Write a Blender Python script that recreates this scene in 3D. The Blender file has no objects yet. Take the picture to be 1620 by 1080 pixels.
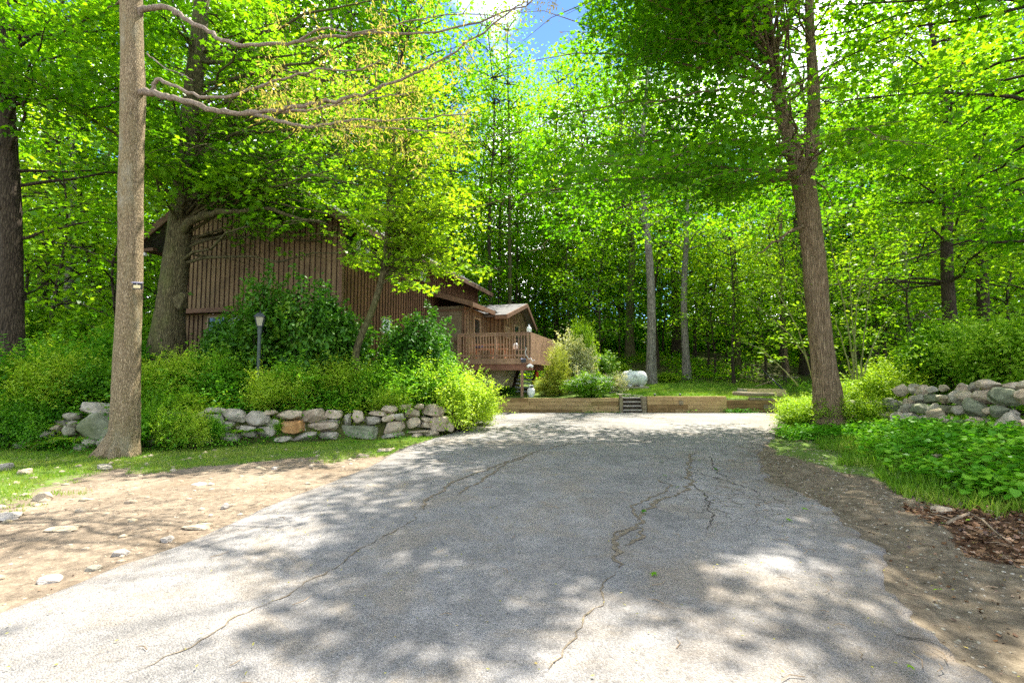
import bpy, bmesh, math, random
import numpy as np
from mathutils import Vector, Matrix

C = bpy.context.scene.collection
SC = bpy.context.scene
R = math.radians

# ------------------------------------------------------------------ camera
FPX, PITCH, CAMH = 765.0, math.atan(52 / 765.0), 1.5
cam_d = bpy.data.cameras.new("camera")
cam_d.lens = 36.0 * FPX / 1620.0
cam_d.sensor_width = 36.0
cam_d.clip_end = 600
cam_d.clip_start = 0.05
cam = bpy.data.objects.new("camera", cam_d)
C.objects.link(cam)
cam.location = (0, 0, CAMH)
cam.rotation_euler = (R(90) + PITCH, 0, 0)
SC.camera = cam

# ------------------------------------------------------------------ sky, sun, exposure
SUN = Vector((0.24, 0.42, 0.875)).normalized()
world = bpy.data.worlds.new("World")
SC.world = world
world.use_nodes = True
nt = world.node_tree
for n in list(nt.nodes):
    nt.nodes.remove(n)
wo = nt.nodes.new("ShaderNodeOutputWorld")
bg = nt.nodes.new("ShaderNodeBackground")
sky = nt.nodes.new("ShaderNodeTexSky")
sky.sky_type = 'NISHITA'
sky.sun_disc = False
sky.sun_elevation = math.asin(SUN.z)
sky.sun_rotation = math.atan2(SUN.x, SUN.y)
sky.air_density = 0.8
sky.dust_density = 0.0
sky.ozone_density = 1.6
tc = nt.nodes.new("ShaderNodeTexCoord")
cn = nt.nodes.new("ShaderNodeTexNoise")
CLOUD_OFF = (5.5, 5.1, 9.3)
cn.inputs['Scale'].default_value = 3.6
cn.inputs['Detail'].default_value = 6
cr = nt.nodes.new("ShaderNodeValToRGB")
cr.color_ramp.elements[0].position = 0.47
cr.color_ramp.elements[1].position = 0.60
mx = nt.nodes.new("ShaderNodeMix")
mx.data_type = 'RGBA'
mx.inputs[7].default_value = (8.2, 8.2, 8.1, 1)
mpw = nt.nodes.new("ShaderNodeMapping")
mpw.inputs['Location'].default_value = CLOUD_OFF
nt.links.new(tc.outputs['Generated'], mpw.inputs['Vector'])
nt.links.new(mpw.outputs['Vector'], cn.inputs['Vector'])
nt.links.new(cn.outputs['Fac'], cr.inputs['Fac'])
nt.links.new(cr.outputs['Color'], mx.inputs[0])
dk = nt.nodes.new("ShaderNodeMix")
dk.data_type = 'RGBA'
dk.blend_type = 'MULTIPLY'
dk.inputs[0].default_value = 1.0
dk.inputs[7].default_value = (0.34, 0.43, 0.52, 1)
nt.links.new(sky.outputs['Color'], dk.inputs[6])
nt.links.new(dk.outputs[2], mx.inputs[6])
nt.links.new(mx.outputs[2], bg.inputs['Color'])
bg.inputs['Strength'].default_value = 0.15
nt.links.new(bg.outputs['Background'], wo.inputs['Surface'])

sun_d = bpy.data.lights.new("sun", 'SUN')
sun_d.energy = 4.5
sun_d.angle = R(0.53)
sun_d.color = (1.0, 0.94, 0.84)
sun = bpy.data.objects.new("sun", sun_d)
C.objects.link(sun)
sun.rotation_euler = SUN.to_track_quat('Z', 'Y').to_euler()
sun.location = SUN * 60

SC.view_settings.view_transform = 'Standard'
SC.view_settings.look = 'None'
SC.view_settings.exposure = 2.1
SC.view_settings.gamma = 1.0
SC.render.engine = 'CYCLES'
cy = SC.cycles
cy.max_bounces = 8
cy.diffuse_bounces = 5
cy.glossy_bounces = 2
cy.transmission_bounces = 6
cy.transparent_max_bounces = 4
cy.sample_clamp_indirect = 6
cy.caustics_reflective = False
cy.caustics_refractive = False
cy.use_adaptive_sampling = False
cy.use_denoising = False
try:
    cy.denoiser = 'OPENIMAGEDENOISE'
    cy.denoising_input_passes = 'RGB_ALBEDO_NORMAL'
    cy.denoising_prefilter = 'ACCURATE'
except Exception:
    pass

rng = np.random.default_rng(11)
random.seed(11)

# ------------------------------------------------------------------ pixels of the survey -> points
CP, SP = math.cos(PITCH), math.sin(PITCH)

def ray(px, py):
    u, v = (px - 810) / FPX, (540 - py) / FPX
    return u, CP - v * SP, SP + v * CP

def P(px, py, Y):
    a, b, c = ray(px, py)
    k = Y / b
    return Vector((a * k, Y, CAMH + c * k))

def proj(p):
    """world points (N,3) -> px, py, depth"""
    p = np.asarray(p, float)
    x, y, z = p[:, 0], p[:, 1], p[:, 2] - CAMH
    f = y * CP + z * SP
    up = -y * SP + z * CP
    f = np.where(f < 0.05, 0.05, f)
    return 810 + FPX * x / f, 540 - FPX * up / f, f

def sstep(a, b, x):
    t = np.clip((x - a) / (b - a), 0, 1)
    return t * t * (3 - 2 * t)

def vnoise(x, y, s=1.0, seed=0):
    """smooth value noise, vectorised"""
    x = np.asarray(x, float) / s + 1000.3 + seed * 17.17
    y = np.asarray(y, float) / s + 1000.7 + seed * 31.7
    xi, yi = np.floor(x).astype(np.int64), np.floor(y).astype(np.int64)
    fx, fy = x - xi, y - yi
    fx, fy = fx * fx * (3 - 2 * fx), fy * fy * (3 - 2 * fy)
    def h(a, b):
        n = (a * 374761393 + b * 668265263 + seed * 2147483) & 0x7fffffff
        n = ((n ^ (n >> 13)) * 1274126177) & 0x7fffffff
        return ((n ^ (n >> 16)) & 0xffff) / 65535.0
    return (h(xi, yi) * (1 - fx) + h(xi + 1, yi) * fx) * (1 - fy) + (h(xi, yi + 1) * (1 - fx) + h(xi + 1, yi + 1) * fx) * fy

# ------------------------------------------------------------------ lie of the land
ROAD_L = [(-9, -3.9), (-3, -3.75), (2.0, -3.5), (3.08, -3.26), (4.36, -2.92), (6.1, -2.65), (8.3, -2.28), (10.15, -2.2), (12.3, -1.6), (15, -1.15), (17.6, -0.9), (18.9, -1.0)]
ROAD_R = [(-9, 1.6), (-3, 1.8), (1.0, 2.05), (2.35, 2.24), (3.0, 2.45), (3.85, 2.92), (4.8, 3.37), (6.8, 3.6), (8.3, 4.15), (10.6, 5.55), (13.0, 7.0), (15.7, 8.75), (17.4, 9.8), (18.9, 10.2)]
WALL_L = [(-14.5, 10.6), (-10.1, 9.85), (-8.0, 9.6), (-6.4, 9.85), (-5.27, 10.45), (-3.85, 11.05), (-2.7, 11.45), (-1.75, 11.95)]

def interp(tab, k):
    return np.interp(k, [t[0] for t in tab], [t[1] for t in tab])

def road_l(y):
    return interp(ROAD_L, y) + 0.10 * (vnoise(y, y * 0, 0.55, 3) - 0.5) + 0.06 * (vnoise(y, y * 0, 0.17, 4) - 0.5)

def road_r(y):
    return interp(ROAD_R, y) + 0.20 * (vnoise(y, y * 0, 0.7, 5) - 0.5) + 0.14 * (vnoise(y, y * 0, 0.21, 6) - 0.5) + 0.07 * (vnoise(y, y * 0, 0.07, 12) - 0.5)

def ground(x, y, rough=True):
    x = np.asarray(x, float)
    y = np.asarray(y, float)
    x, y = np.broadcast_arrays(x, y)
    base = 0.02 * (vnoise(x, y, 1.5, 1) - 0.5)
    # left bed, held by the dry stone wall
    wl = np.interp(x, [w[0] for w in WALL_L], [w[1] for w in WALL_L])
    bed_r = np.interp(y, [11.9, 15, 18.6], [-1.9, -1.45, -1.15])       # its right edge
    bed = sstep(0.12, 0.42, y - wl) * sstep(-0.05, 0.55, bed_r - x) * (0.52 + 0.5 * sstep(0.3, 4.5, y - wl))
    # terrace and hill beyond the timber wall
    ter = sstep(18.98, 19.1, y) * (0.56 + 0.052 * np.clip(y - 19, 0, 10))
    hill = 0.165 * np.clip(y - 28.0, 0, 60) * (0.7 + 0.3 * sstep(-20, 6, x))
    farx = sstep(11.0, 13.0, x) * sstep(14, 20, y) * 0.0
    # right bank
    e = interp(ROAD_R, y)
    d = x - e
    bank = 0.52 * sstep(1.2, 4.6, d) + 0.03 * np.clip(d - 4.6, 0, 40)
    bank = bank * (1 - sstep(18.9, 19.0, y)) 
    h = base * sstep(0, 0.5, np.maximum(d, interp(ROAD_L, y) - x)) + np.maximum(bed, 0) + bank
    up = ter + hill
    bank2 = (0.52 + 0.05 * np.clip(x - 13.5, 0, 40)) * sstep(11.0, 13.5, x) * 0.6
    h = np.where(y > 18.9, np.maximum(up, np.maximum(bed, 0)) + bank2 * sstep(19, 24, y) * 0, h)
    if rough:
        off = sstep(0.0, 0.6, np.maximum(d, interp(ROAD_L, y) - x))
        h = h + off * (0.035 * (vnoise(x, y, 0.45, 7) - 0.5) + 0.016 * (vnoise(x, y, 0.12, 8) - 0.5))
        h = h + 0.05 * sstep(0.1, 0.5, d) * sstep(2.6, 1.6, d) * (vnoise(x, y, 0.28, 9) - 0.45) * (y < 14)
        h = h - 0.05 * np.exp(-((d - 0.25) / 0.22) ** 2) * (y < 18)
    return h

def G(px, py):
    """first point of the ground met by a survey ray"""
    a, b, c = ray(px, py)
    ks = np.linspace(1.5, 90, 6000)
    z = CAMH + c * ks / b
    g = ground(a * ks / b, ks, False)
    i = np.argmax(z <= g)
    if i == 0:
        i = len(ks) - 1
    Y = ks[i]
    return Vector((a * Y / b, Y, float(g[i])))

def GZ(x, y):
    return float(ground(np.array([x]), np.array([y]), False)[0])

# ------------------------------------------------------------------ objects
def mat_of(m):
    return M[m] if isinstance(m, str) else m

def tag(o, label=None, cat=None, group=None, kind=None):
    if label: o['label'] = label
    if cat: o['category'] = cat
    if group: o['group'] = group
    if kind: o['kind'] = kind
    return o

def empty(name, loc, label, cat, group=None, rz=0):
    o = bpy.data.objects.new(name, None)
    C.objects.link(o)
    o.location = loc
    o.rotation_euler = (0, 0, rz)
    o.empty_display_size = 0.2
    return tag(o, label, cat, group)

def link_mesh(name, me, parent=None, loc=None):
    o = bpy.data.objects.new(name, me)
    C.objects.link(o)
    if parent is not None:
        o.parent = parent
    if loc is not None:
        o.location = loc
    return o

def copy_tree(o, parent=None):
    c = o.copy()
    C.objects.link(c)
    c.parent = parent
    for ch in o.children:
        copy_tree(ch, c)
    return c

class MB:
    """collects boxes, bars, tubes, rocks; build() links them as one mesh object"""
    def __init__(s, origin=(0, 0, 0)):
        s.v, s.f, s.mi, s.o = [], [], [], Vector(origin)
        s.n = 0
    def add(s, verts, faces, mi=0):
        k = s.n
        s.v.extend([tuple(Vector(p) - s.o) for p in verts])
        s.n += len(verts)
        s.f.extend([tuple(i + k for i in f) for f in faces])
        s.mi.extend([mi] * len(faces))
    def box(s, x0, x1, y0, y1, z0, z1, mi=0):
        v = [(x, y, z) for z in (z0, z1) for y in (y0, y1) for x in (x0, x1)]
        s.add(v, [(0, 2, 3, 1), (4, 5, 7, 6), (0, 1, 5, 4), (2, 6, 7, 3), (0, 4, 6, 2), (1, 3, 7, 5)], mi)
    def bar(s, a, b, w, h, mi=0, up=(0, 0, 1)):
        a, b = Vector(a), Vector(b)
        d = (b - a).normalized()
        u = Vector(up)
        sd = d.cross(u)
        if sd.length < 1e-4:
            sd = d.cross(Vector((1, 0, 0)))
        sd.normalize()
        u = sd.cross(d).normalized()
        v = []
        for p in (a, b):
            for j in (-1, 1):
                for i in (-1, 1):
                    v.append(p + sd * (i * w / 2) + u * (j * h / 2))
        s.add(v, [(0, 1, 3, 2), (4, 6, 7, 5), (0, 4, 5, 1), (2, 3, 7, 6), (0, 2, 6, 4), (1, 5, 7, 3)], mi)
    def quad(s, pts, mi=0):
        s.add(pts, [tuple(range(len(pts)))], mi)
    def slab(s, pts, t, mi=0):
        """polygon given thickness t along its normal (downwards of the winding)"""
        p = [Vector(q) for q in pts]
        n = (p[1] - p[0]).cross(p[2] - p[0]).normalized()
        q = [a - n * t for a in p]
        k = len(p)
        fs = [tuple(range(k)), tuple(reversed(range(k, 2 * k)))]
        for i in range(k):
            j = (i + 1) % k
            fs.append((i, i + k, j + k, j))
        s.add(p + q, fs, mi)
    def tube(s, pts, rad, seg=8, mi=0, cap=True, wob=0.0, seed=0, flute=0.0):
        pts = [Vector(p) for p in pts]
        n = len(pts)
        if not hasattr(rad, '__len__'):
            rad = [rad] * n
        rr = random.Random(seed)
        ph = rr.random() * 6
        v = []
        ref = None
        for i, p in enumerate(pts):
            d = (pts[min(i + 1, n - 1)] - pts[max(i - 1, 0)]).normalized()
            if ref is None:
                ref = Vector((1, 0, 0)) if abs(d.x) < 0.8 else Vector((0, 1, 0))
            a = (ref - d * ref.dot(d)).normalized()
            ref = a
            b = d.cross(a)
            for k in range(seg):
                t = 2 * math.pi * k / seg
                r = rad[i] * (1 + wob * (rr.random() - 0.5))
                if flute:
                    r *= 1 + flute * (math.sin(5 * t + ph + 0.3 * i) + 0.6 * math.sin(3 * t + 2 * ph - 0.2 * i))
                v.append(p + a * math.cos(t) * r + b * math.sin(t) * r)
        f = []
        for i in range(n - 1):
            for k in range(seg):
                k2 = (k + 1) % seg
                f.append((i * seg + k, i * seg + k2, (i + 1) * seg + k2, (i + 1) * seg + k))
        if cap:
            f.append(tuple(reversed(range(seg))))
            f.append(tuple(range((n - 1) * seg, n * seg)))
        s.add(v, f, mi)
    def lathe(s, c, prof, seg=16, mi=0):
        c = Vector(c)
        v = []
        for (r, z) in prof:
            for k in range(seg):
                t = 2 * math.pi * k / seg
                v.append(c + Vector((r * math.cos(t), r * math.sin(t), z)))
        f = []
        n = len(prof)
        for i in range(n - 1):
            for k in range(seg):
                k2 = (k + 1) % seg
                f.append((i * seg + k, i * seg + k2, (i + 1) * seg + k2, (i + 1) * seg + k))
        f.append(tuple(reversed(range(seg))))
        f.append(tuple(range((n - 1) * seg, n * seg)))
        s.add(v, f, mi)
    def rock(s, c, size, seed, sub=2, mi=0, blocky=0.75, rz=None, ry=0.0):
        v, f = rock_data(seed, sub, blocky)
        rr = random.Random(seed)
        a = rr.uniform(-0.25, 0.25) if rz is None else rz
        v = v * np.array(size) * 0.5
        cb, sb = math.cos(ry), math.sin(ry)
        v = np.stack([v[:, 0] * cb + v[:, 2] * sb, v[:, 1], -v[:, 0] * sb + v[:, 2] * cb], 1)
        ca, sa = math.cos(a), math.sin(a)
        w = np.stack([v[:, 0] * ca - v[:, 1] * sa, v[:, 0] * sa + v[:, 1] * ca, v[:, 2]], 1) + np.array(c)
        s.add([tuple(q) for q in w], f, mi)
    def mesh(s, name, mats, smooth=False):
        me = bpy.data.meshes.new(name)
        me.from_pydata([tuple(p) for p in s.v], [], s.f)
        for m in (mats if isinstance(mats, (list, tuple)) else [mats]):
            me.materials.append(mat_of(m))
        me.polygons.foreach_set('material_index', s.mi)
        if smooth:
            me.polygons.foreach_set('use_smooth', [True] * len(s.f))
        me.update()
        return me
    def build(s, name, mats, parent=None, smooth=False):
        o = link_mesh(name, s.mesh(name, mats, smooth), parent)
        if parent is None:
            o.location = s.o
        return o

_ico = {}
def ico(sub):
    if sub not in _ico:
        bm = bmesh.new()
        bmesh.ops.create_icosphere(bm, subdivisions=sub, radius=1)
        bm.verts.ensure_lookup_table()
        v = np.array([x.co[:] for x in bm.verts])
        f = [tuple(q.index for q in x.verts) for x in bm.faces]
        bm.free()
        _ico[sub] = (v, f)
    return _ico[sub]

def rock_data(seed, sub=2, blocky=0.75):
    v, f = ico(sub)
    r = np.random.default_rng(seed)
    v = v.copy() * 1.18
    n = r.normal(size=(15, 3))
    n /= np.linalg.norm(n, axis=1)[:, None]
    n = np.concatenate([n, np.array([[0, 0, 1], [0, 0, -1], [1, 0, 0.1], [-1, 0.1, 0], [0, -1, 0.05]])])
    for i, q in enumerate(n):
        q = q / np.linalg.norm(q)
        dd = r.uniform(0.62, 0.98) if i < 15 else r.uniform(blocky, blocky + 0.15)
        ex = np.maximum(v @ q - dd, 0)
        v -= ex[:, None] * q * 0.97
    ph = r.uniform(0, 9, 6)
    v += 0.035 * np.stack([np.sin(5 * v[:, 1] + ph[0]) + np.sin(9 * v[:, 2] + ph[1]), np.sin(6 * v[:, 2] + ph[2]) + np.sin(8 * v[:, 0] + ph[3]), np.sin(5 * v[:, 0] + ph[4]) + np.sin(9 * v[:, 1] + ph[5])], 1) * 0.35
    v += r.normal(size=v.shape) * 0.014
    return v, f

# ------------------------------------------------------------------ leaves in bulk
T_MAPLE = (np.array([(0, 0, 0), (.30, .02, -.06), (.24, .28, -.02), (.56, .55, -.14), (.20, .60, -.02), (0, 1.05, -.12), (-.20, .60, -.02), (-.56, .55, -.14), (-.24, .28, -.02), (-.30, .02, -.06)]), [list(range(10))])
T_LOBE = (np.array([(0, 0, 0), (.42, .42, -.12), (.16, .55, -.02), (0, 1.0, -.12), (-.16, .55, -.02), (-.42, .42, -.12)]), [[0, 1, 2, 3, 4, 5]])
T_OVAL = (np.array([(0, 0, 0), (.24, .35, .06), (.18, .75, .05), (0, 1.0, -.05), (-.18, .75, .05), (-.24, .35, .06)]), [[0, 1, 2, 3], [0, 3, 4, 5]])
T_LANCE = (np.array([(0, 0, 0), (.13, .4, .03), (0, 1.0, -.12), (-.13, .4, .03)]), [[0, 1, 2], [0, 2, 3]])
T_DIA = (np.array([(0, 0, 0), (.38, .45, -.08), (0, 1.0, -.05), (-.38, .45, -.08)]), [[0, 1, 2, 3]])
T_BLADE = (np.array([(-.05, 0, 0), (.05, 0, 0), (.03, .6, .05), (0, 1.0, .2)]), [[0, 1, 2, 3]])
T_HEART = (np.array([(0, 0, 0), (.34, -.05, .02), (.48, .28, .0), (.30, .68, -.02), (0, 1.0, -.1), (-.30, .68, -.02), (-.48, .28, 0), (-.34, -.05, .02)]), [list(range(8))])

def leaf_arrays(cent, nrm, along, size, tmpl):
    """cent (N,3), nrm (N,3) approx normals, along (N,3) approx direction base to tip, size (N,)"""
    tv, tf = tmpl
    n = nrm / np.maximum(np.linalg.norm(nrm, axis=1)[:, None], 1e-6)
    t = along - n * np.sum(along * n, axis=1)[:, None]
    t /= np.maximum(np.linalg.norm(t, axis=1)[:, None], 1e-6)
    b = np.cross(n, t)
    V = cent[:, None, :] + size[:, None, None] * (tv[None, :, 0:1] * b[:, None, :] + tv[None, :, 1:2] * t[:, None, :] + tv[None, :, 2:3] * n[:, None, :])
    return V

def leaf_mesh(name, cent, nrm, along, size, val, tmpl, mat):
    N = len(cent)
    V = leaf_arrays(cent, nrm, along, size, tmpl).reshape(-1, 3)
    nv = len(tmpl[0])
    loops, starts, totals = [], [], []
    base = np.arange(N) * nv
    per = sum(len(f) for f in tmpl[1])
    L = np.empty((N, per), np.int32)
    S = np.empty((N, len(tmpl[1])), np.int32)
    Tt = np.empty((N, len(tmpl[1])), np.int32)
    c = 0
    for fi, f in enumerate(tmpl[1]):
        L[:, c:c + len(f)] = base[:, None] + np.array(f)[None, :]
        S[:, fi] = np.arange(N) * per + c
        Tt[:, fi] = len(f)
        c += len(f)
    me = bpy.data.meshes.new(name)
    me.vertices.add(N * nv)
    me.vertices.foreach_set('co', V.astype(np.float32).ravel())
    me.loops.add(N * per)
    me.loops.foreach_set('vertex_index', L.ravel())
    me.polygons.add(N * len(tmpl[1]))
    me.polygons.foreach_set('loop_start', S.ravel())
    me.polygons.foreach_set('loop_total', Tt.ravel())
    at = me.attributes.new('lv', 'FLOAT', 'POINT')
    at.data.foreach_set('value', np.repeat(val, nv).astype(np.float32))
    me.materials.append(mat_of(mat))
    me.update(calc_edges=True)
    return me

def rand_dirs(n, flat=1.0, r=None):
    r = r or rng
    d = r.normal(size=(n, 3))
    d[:, 2] *= flat
    return d

def cluster_leaves(cl, per, spread, size, tilt=0.45, r=None, cval=None, droop=0.0):
    """cluster centres -> leaves"""
    r = r or rng
    cl = np.asarray(cl, float)
    n = len(cl)
    k = np.repeat(np.arange(n), per)
    off = r.normal(size=(n * per, 3)) * np.array(spread)
    c = cl[k] + off
    nrm = np.array([0.0, 0.0, 1.0]) + r.normal(size=(n * per, 3)) * tilt
    al = off * np.array([1, 1, 0.3]) + r.normal(size=(n * per, 3)) * 0.15 - np.array([0, 0, droop])
    sz = size * r.uniform(0.4, 1.35, n * per)
    cv = r.uniform(0, 1, n) if cval is None else np.asarray(cval)
    val = np.clip(0.55 * cv[k] + 0.45 * r.uniform(0, 1, n * per), 0, 1)
    return c, nrm, al, sz, val

def in_poly(x, y, poly):
    x = np.asarray(x); y = np.asarray(y)
    inside = np.zeros(x.shape, bool)
    n = len(poly)
    j = n - 1
    for i in range(n):
        xi, yi = poly[i]
        xj, yj = poly[j]
        c = ((yi > y) != (yj > y)) & (x < (xj - xi) * (y - yi) / (yj - yi + 1e-12) + xi)
        inside ^= c
        j = i
    return inside
# ------------------------------------------------------------------ materials
M = {}

def new_mat(name):
    m = bpy.data.materials.new(name)
    m.use_nodes = True
    t = m.node_tree
    for n in list(t.nodes):
        t.nodes.remove(n)
    out = t.nodes.new("ShaderNodeOutputMaterial")
    M[name] = m
    return m, t, out

def node(t, kind, **kw):
    n = t.nodes.new(kind)
    for k, v in kw.items():
        if k in n.inputs:
            n.inputs[k].default_value = v
        else:
            setattr(n, k, v)
    return n

def ramp(t, fac, stops):
    r = t.nodes.new("ShaderNodeValToRGB")
    el = r.color_ramp.elements
    while len(el) < len(stops):
        el.new(0.5)
    for e, (p, c) in zip(el, stops):
        e.position = p
        e.color = (c[0], c[1], c[2], 1) if hasattr(c, '__len__') else (c, c, c, 1)
    t.links.new(fac, r.inputs['Fac'])
    return r.outputs['Color']

def mixc(t, fac, a, b, mode='MIX'):
    m = t.nodes.new("ShaderNodeMix")
    m.data_type = 'RGBA'
    m.blend_type = mode
    for s, v in ((0, fac), (6, a), (7, b)):
        if isinstance(v, bpy.types.NodeSocket):
            t.links.new(v, m.inputs[s])
        elif s == 0:
            m.inputs[0].default_value = v
        else:
            m.inputs[s].default_value = (v[0], v[1], v[2], 1)
    return m.outputs[2]

def math_n(t, op, a, b=0.0):
    m = t.nodes.new("ShaderNodeMath")
    m.operation = op
    for i, v in enumerate((a, b)):
        if isinstance(v, bpy.types.NodeSocket):
            t.links.new(v, m.inputs[i])
        else:
            m.inputs[i].default_value = v
    return m.outputs[0]

def coords(t, kind='Object', scale=(1, 1, 1)):
    c = t.nodes.new("ShaderNodeTexCoord")
    mp = t.nodes.new("ShaderNodeMapping")
    mp.inputs['Scale'].default_value = scale
    t.links.new(c.outputs[kind], mp.inputs['Vector'])
    return mp.outputs['Vector']

def noise(t, vec, scale, detail=4, rough=0.55, dist=0.0):
    n = t.nodes.new("ShaderNodeTexNoise")
    n.inputs['Scale'].default_value = scale
    n.inputs['Detail'].default_value = detail
    n.inputs['Roughness'].default_value = rough
    n.inputs['Distortion'].default_value = dist
    t.links.new(vec, n.inputs['Vector'])
    return n.outputs['Fac']

def voro(t, vec, scale, feature='F1'):
    n = t.nodes.new("ShaderNodeTexVoronoi")
    n.feature = feature
    n.inputs['Scale'].default_value = scale
    t.links.new(vec, n.inputs['Vector'])
    return n

def finish(t, out, col, rough=0.85, bump=None, bstr=0.3, bdist=0.01, metal=0.0, spec=0.3):
    p = t.nodes.new("ShaderNodeBsdfPrincipled")
    if isinstance(col, bpy.types.NodeSocket):
        t.links.new(col, p.inputs['Base Color'])
    else:
        p.inputs['Base Color'].default_value = (col[0], col[1], col[2], 1)
    if isinstance(rough, bpy.types.NodeSocket):
        t.links.new(rough, p.inputs['Roughness'])
    else:
        p.inputs['Roughness'].default_value = rough
    p.inputs['Metallic'].default_value = metal
    p.inputs['Specular IOR Level'].default_value = spec
    if bump is not None:
        b = t.nodes.new("ShaderNodeBump")
        b.inputs['Strength'].default_value = bstr
        b.inputs['Distance'].default_value = bdist
        t.links.new(bump, b.inputs['Height'])
        t.links.new(b.outputs['Normal'], p.inputs['Normal'])
    t.links.new(p.outputs[0], out.inputs['Surface'])
    return p

def mat_leaf(name, dark, light, young, trans=0.5, tint=(1.25, 1.25, 0.55), gloss=0.05, grough=0.4):
    m, t, out = new_mat(name)
    a = node(t, "ShaderNodeAttribute", attribute_name='lv')
    oi = t.nodes.new("ShaderNodeObjectInfo")
    f = math_n(t, 'ADD', a.outputs['Fac'], math_n(t, 'MULTIPLY', math_n(t, 'SUBTRACT', oi.outputs['Random'], 0.5), 0.45))
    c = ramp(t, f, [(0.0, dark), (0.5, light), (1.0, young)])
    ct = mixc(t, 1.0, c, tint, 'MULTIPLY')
    d = t.nodes.new("ShaderNodeBsdfDiffuse")
    tr = t.nodes.new("ShaderNodeBsdfTranslucent")
    g = t.nodes.new("ShaderNodeBsdfGlossy")
    g.inputs['Roughness'].default_value = grough
    t.links.new(c, d.inputs['Color'])
    t.links.new(ct, tr.inputs['Color'])
    m1 = t.nodes.new("ShaderNodeMixShader")
    m1.inputs[0].default_value = trans
    m2 = t.nodes.new("ShaderNodeMixShader")
    m2.inputs[0].default_value = gloss
    t.links.new(d.outputs[0], m1.inputs[1])
    t.links.new(tr.outputs[0], m1.inputs[2])
    t.links.new(m1.outputs[0], m2.inputs[1])
    t.links.new(g.outputs[0], m2.inputs[2])
    t.links.new(m2.outputs[0], out.inputs['Surface'])
    return m

mat_leaf('leaf_maple', (0.042, 0.155, 0.004), (0.105, 0.285, 0.007), (0.25, 0.43, 0.013), trans=.62, tint=(1.6, 1.45, 0.5), gloss=.015)
mat_leaf('leaf_bright', (0.062, 0.19, 0.006), (0.145, 0.32, 0.010), (0.29, 0.45, 0.022), trans=.55, tint=(1.5, 1.35, 0.55), gloss=.015)
mat_leaf('leaf_forest', (0.036, 0.155, 0.006), (0.105, 0.30, 0.008), (0.27, 0.44, 0.013), trans=.62, tint=(1.6, 1.45, 0.5), gloss=.012)
mat_leaf('leaf_rhodo', (0.022, 0.09, 0.006), (0.065, 0.20, 0.009), (0.32, 0.44, 0.03), trans=0.3, gloss=0.03, grough=0.5)
mat_leaf('leaf_shrub', (0.045, 0.17, 0.009), (0.14, 0.32, 0.013), (0.32, 0.50, 0.04), trans=0.45, gloss=.015)
mat_leaf('leaf_lime', (0.11, 0.23, 0.010), (0.23, 0.38, 0.016), (0.38, 0.52, 0.045), trans=0.45, gloss=.015)
mat_leaf('leaf_olive', (0.19, 0.25, 0.02), (0.36, 0.41, 0.05), (0.52, 0.52, 0.10), trans=0.4, gloss=.012)
mat_leaf('leaf_pale', (0.24, 0.29, 0.09), (0.48, 0.49, 0.27), (0.75, 0.68, 0.55), trans=0.35, gloss=.015)
mat_leaf('leaf_seed', (0.22, 0.22, 0.04), (0.38, 0.37, 0.09), (0.50, 0.38, 0.14), trans=0.4, gloss=.012)
mat_leaf('leaf_weed', (0.035, 0.16, 0.008), (0.085, 0.28, 0.012), (0.22, 0.45, 0.03), trans=0.42, gloss=.015)
mat_leaf('grass_blade', (0.06, 0.16, 0.010), (0.14, 0.29, 0.016), (0.32, 0.37, 0.07), trans=0.35, gloss=.012)
mat_leaf('blossom', (0.6, 0.6, 0.52), (0.8, 0.8, 0.75), (0.85, 0.82, 0.78), trans=0.2, tint=(1, 1, 1))
mat_leaf('litter_leaf', (0.05, 0.025, 0.012), (0.13, 0.065, 0.03), (0.30, 0.17, 0.09), trans=0.1, tint=(1, 1, 1))

def mat_bark(name, c0, c1, c2, sx=9, sz=1.4, moss=None, b=0.9, dist=0.03):
    m, t, out = new_mat(name)
    v = coords(t, 'Object', (sx, sx, sz))
    n1 = noise(t, v, 1.6, 8, 0.65, 1.2)
    v2 = coords(t, 'Object', (3, 3, 1))
    n2 = noise(t, v2, 1.0, 5, 0.6)
    vv = voro(t, v, 1.9, 'DISTANCE_TO_EDGE')
    cr_ = ramp(t, vv.outputs['Distance'], [(0.0, 0.0), (0.16, 0.75), (0.5, 1.0)])
    c = ramp(t, n1, [(0.28, c0), (0.5, c1), (0.74, c2)])
    c = mixc(t, 0.5, c, cr_, 'MULTIPLY')
    if moss:
        mk = ramp(t, n2, [(0.48, 0.0), (0.66, 0.7)])
        c = mixc(t, mk, c, moss)
    vs = coords(t, 'Object', (1, 1, 1))
    sp = noise(t, vs, 60, 3, 0.6)
    c = mixc(t, 0.35, c, ramp(t, sp, [(0.3, 0.45), (0.7, 1.25)]), 'MULTIPLY')
    if name == 'bark_near':
        kv = voro(t, coords(t, 'Object', (5.5, 5.5, 3.2)), 1.0)
        kn = math_n(t, 'ADD', kv.outputs['Distance'], math_n(t, 'MULTIPLY', sp, 0.12))
        c = mixc(t, ramp(t, kn, [(0.10, 0.8), (0.24, 0.0)]), c, (0.06, 0.045, 0.028))
        c = mixc(t, ramp(t, n2, [(0.56, 0.0), (0.70, 0.5)]), c, (0.42, 0.38, 0.30))
    h = math_n(t, 'ADD', n1, math_n(t, 'MULTIPLY', cr_, 0.7))
    finish(t, out, c, 0.95, h, b, dist, spec=0.15)

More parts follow.
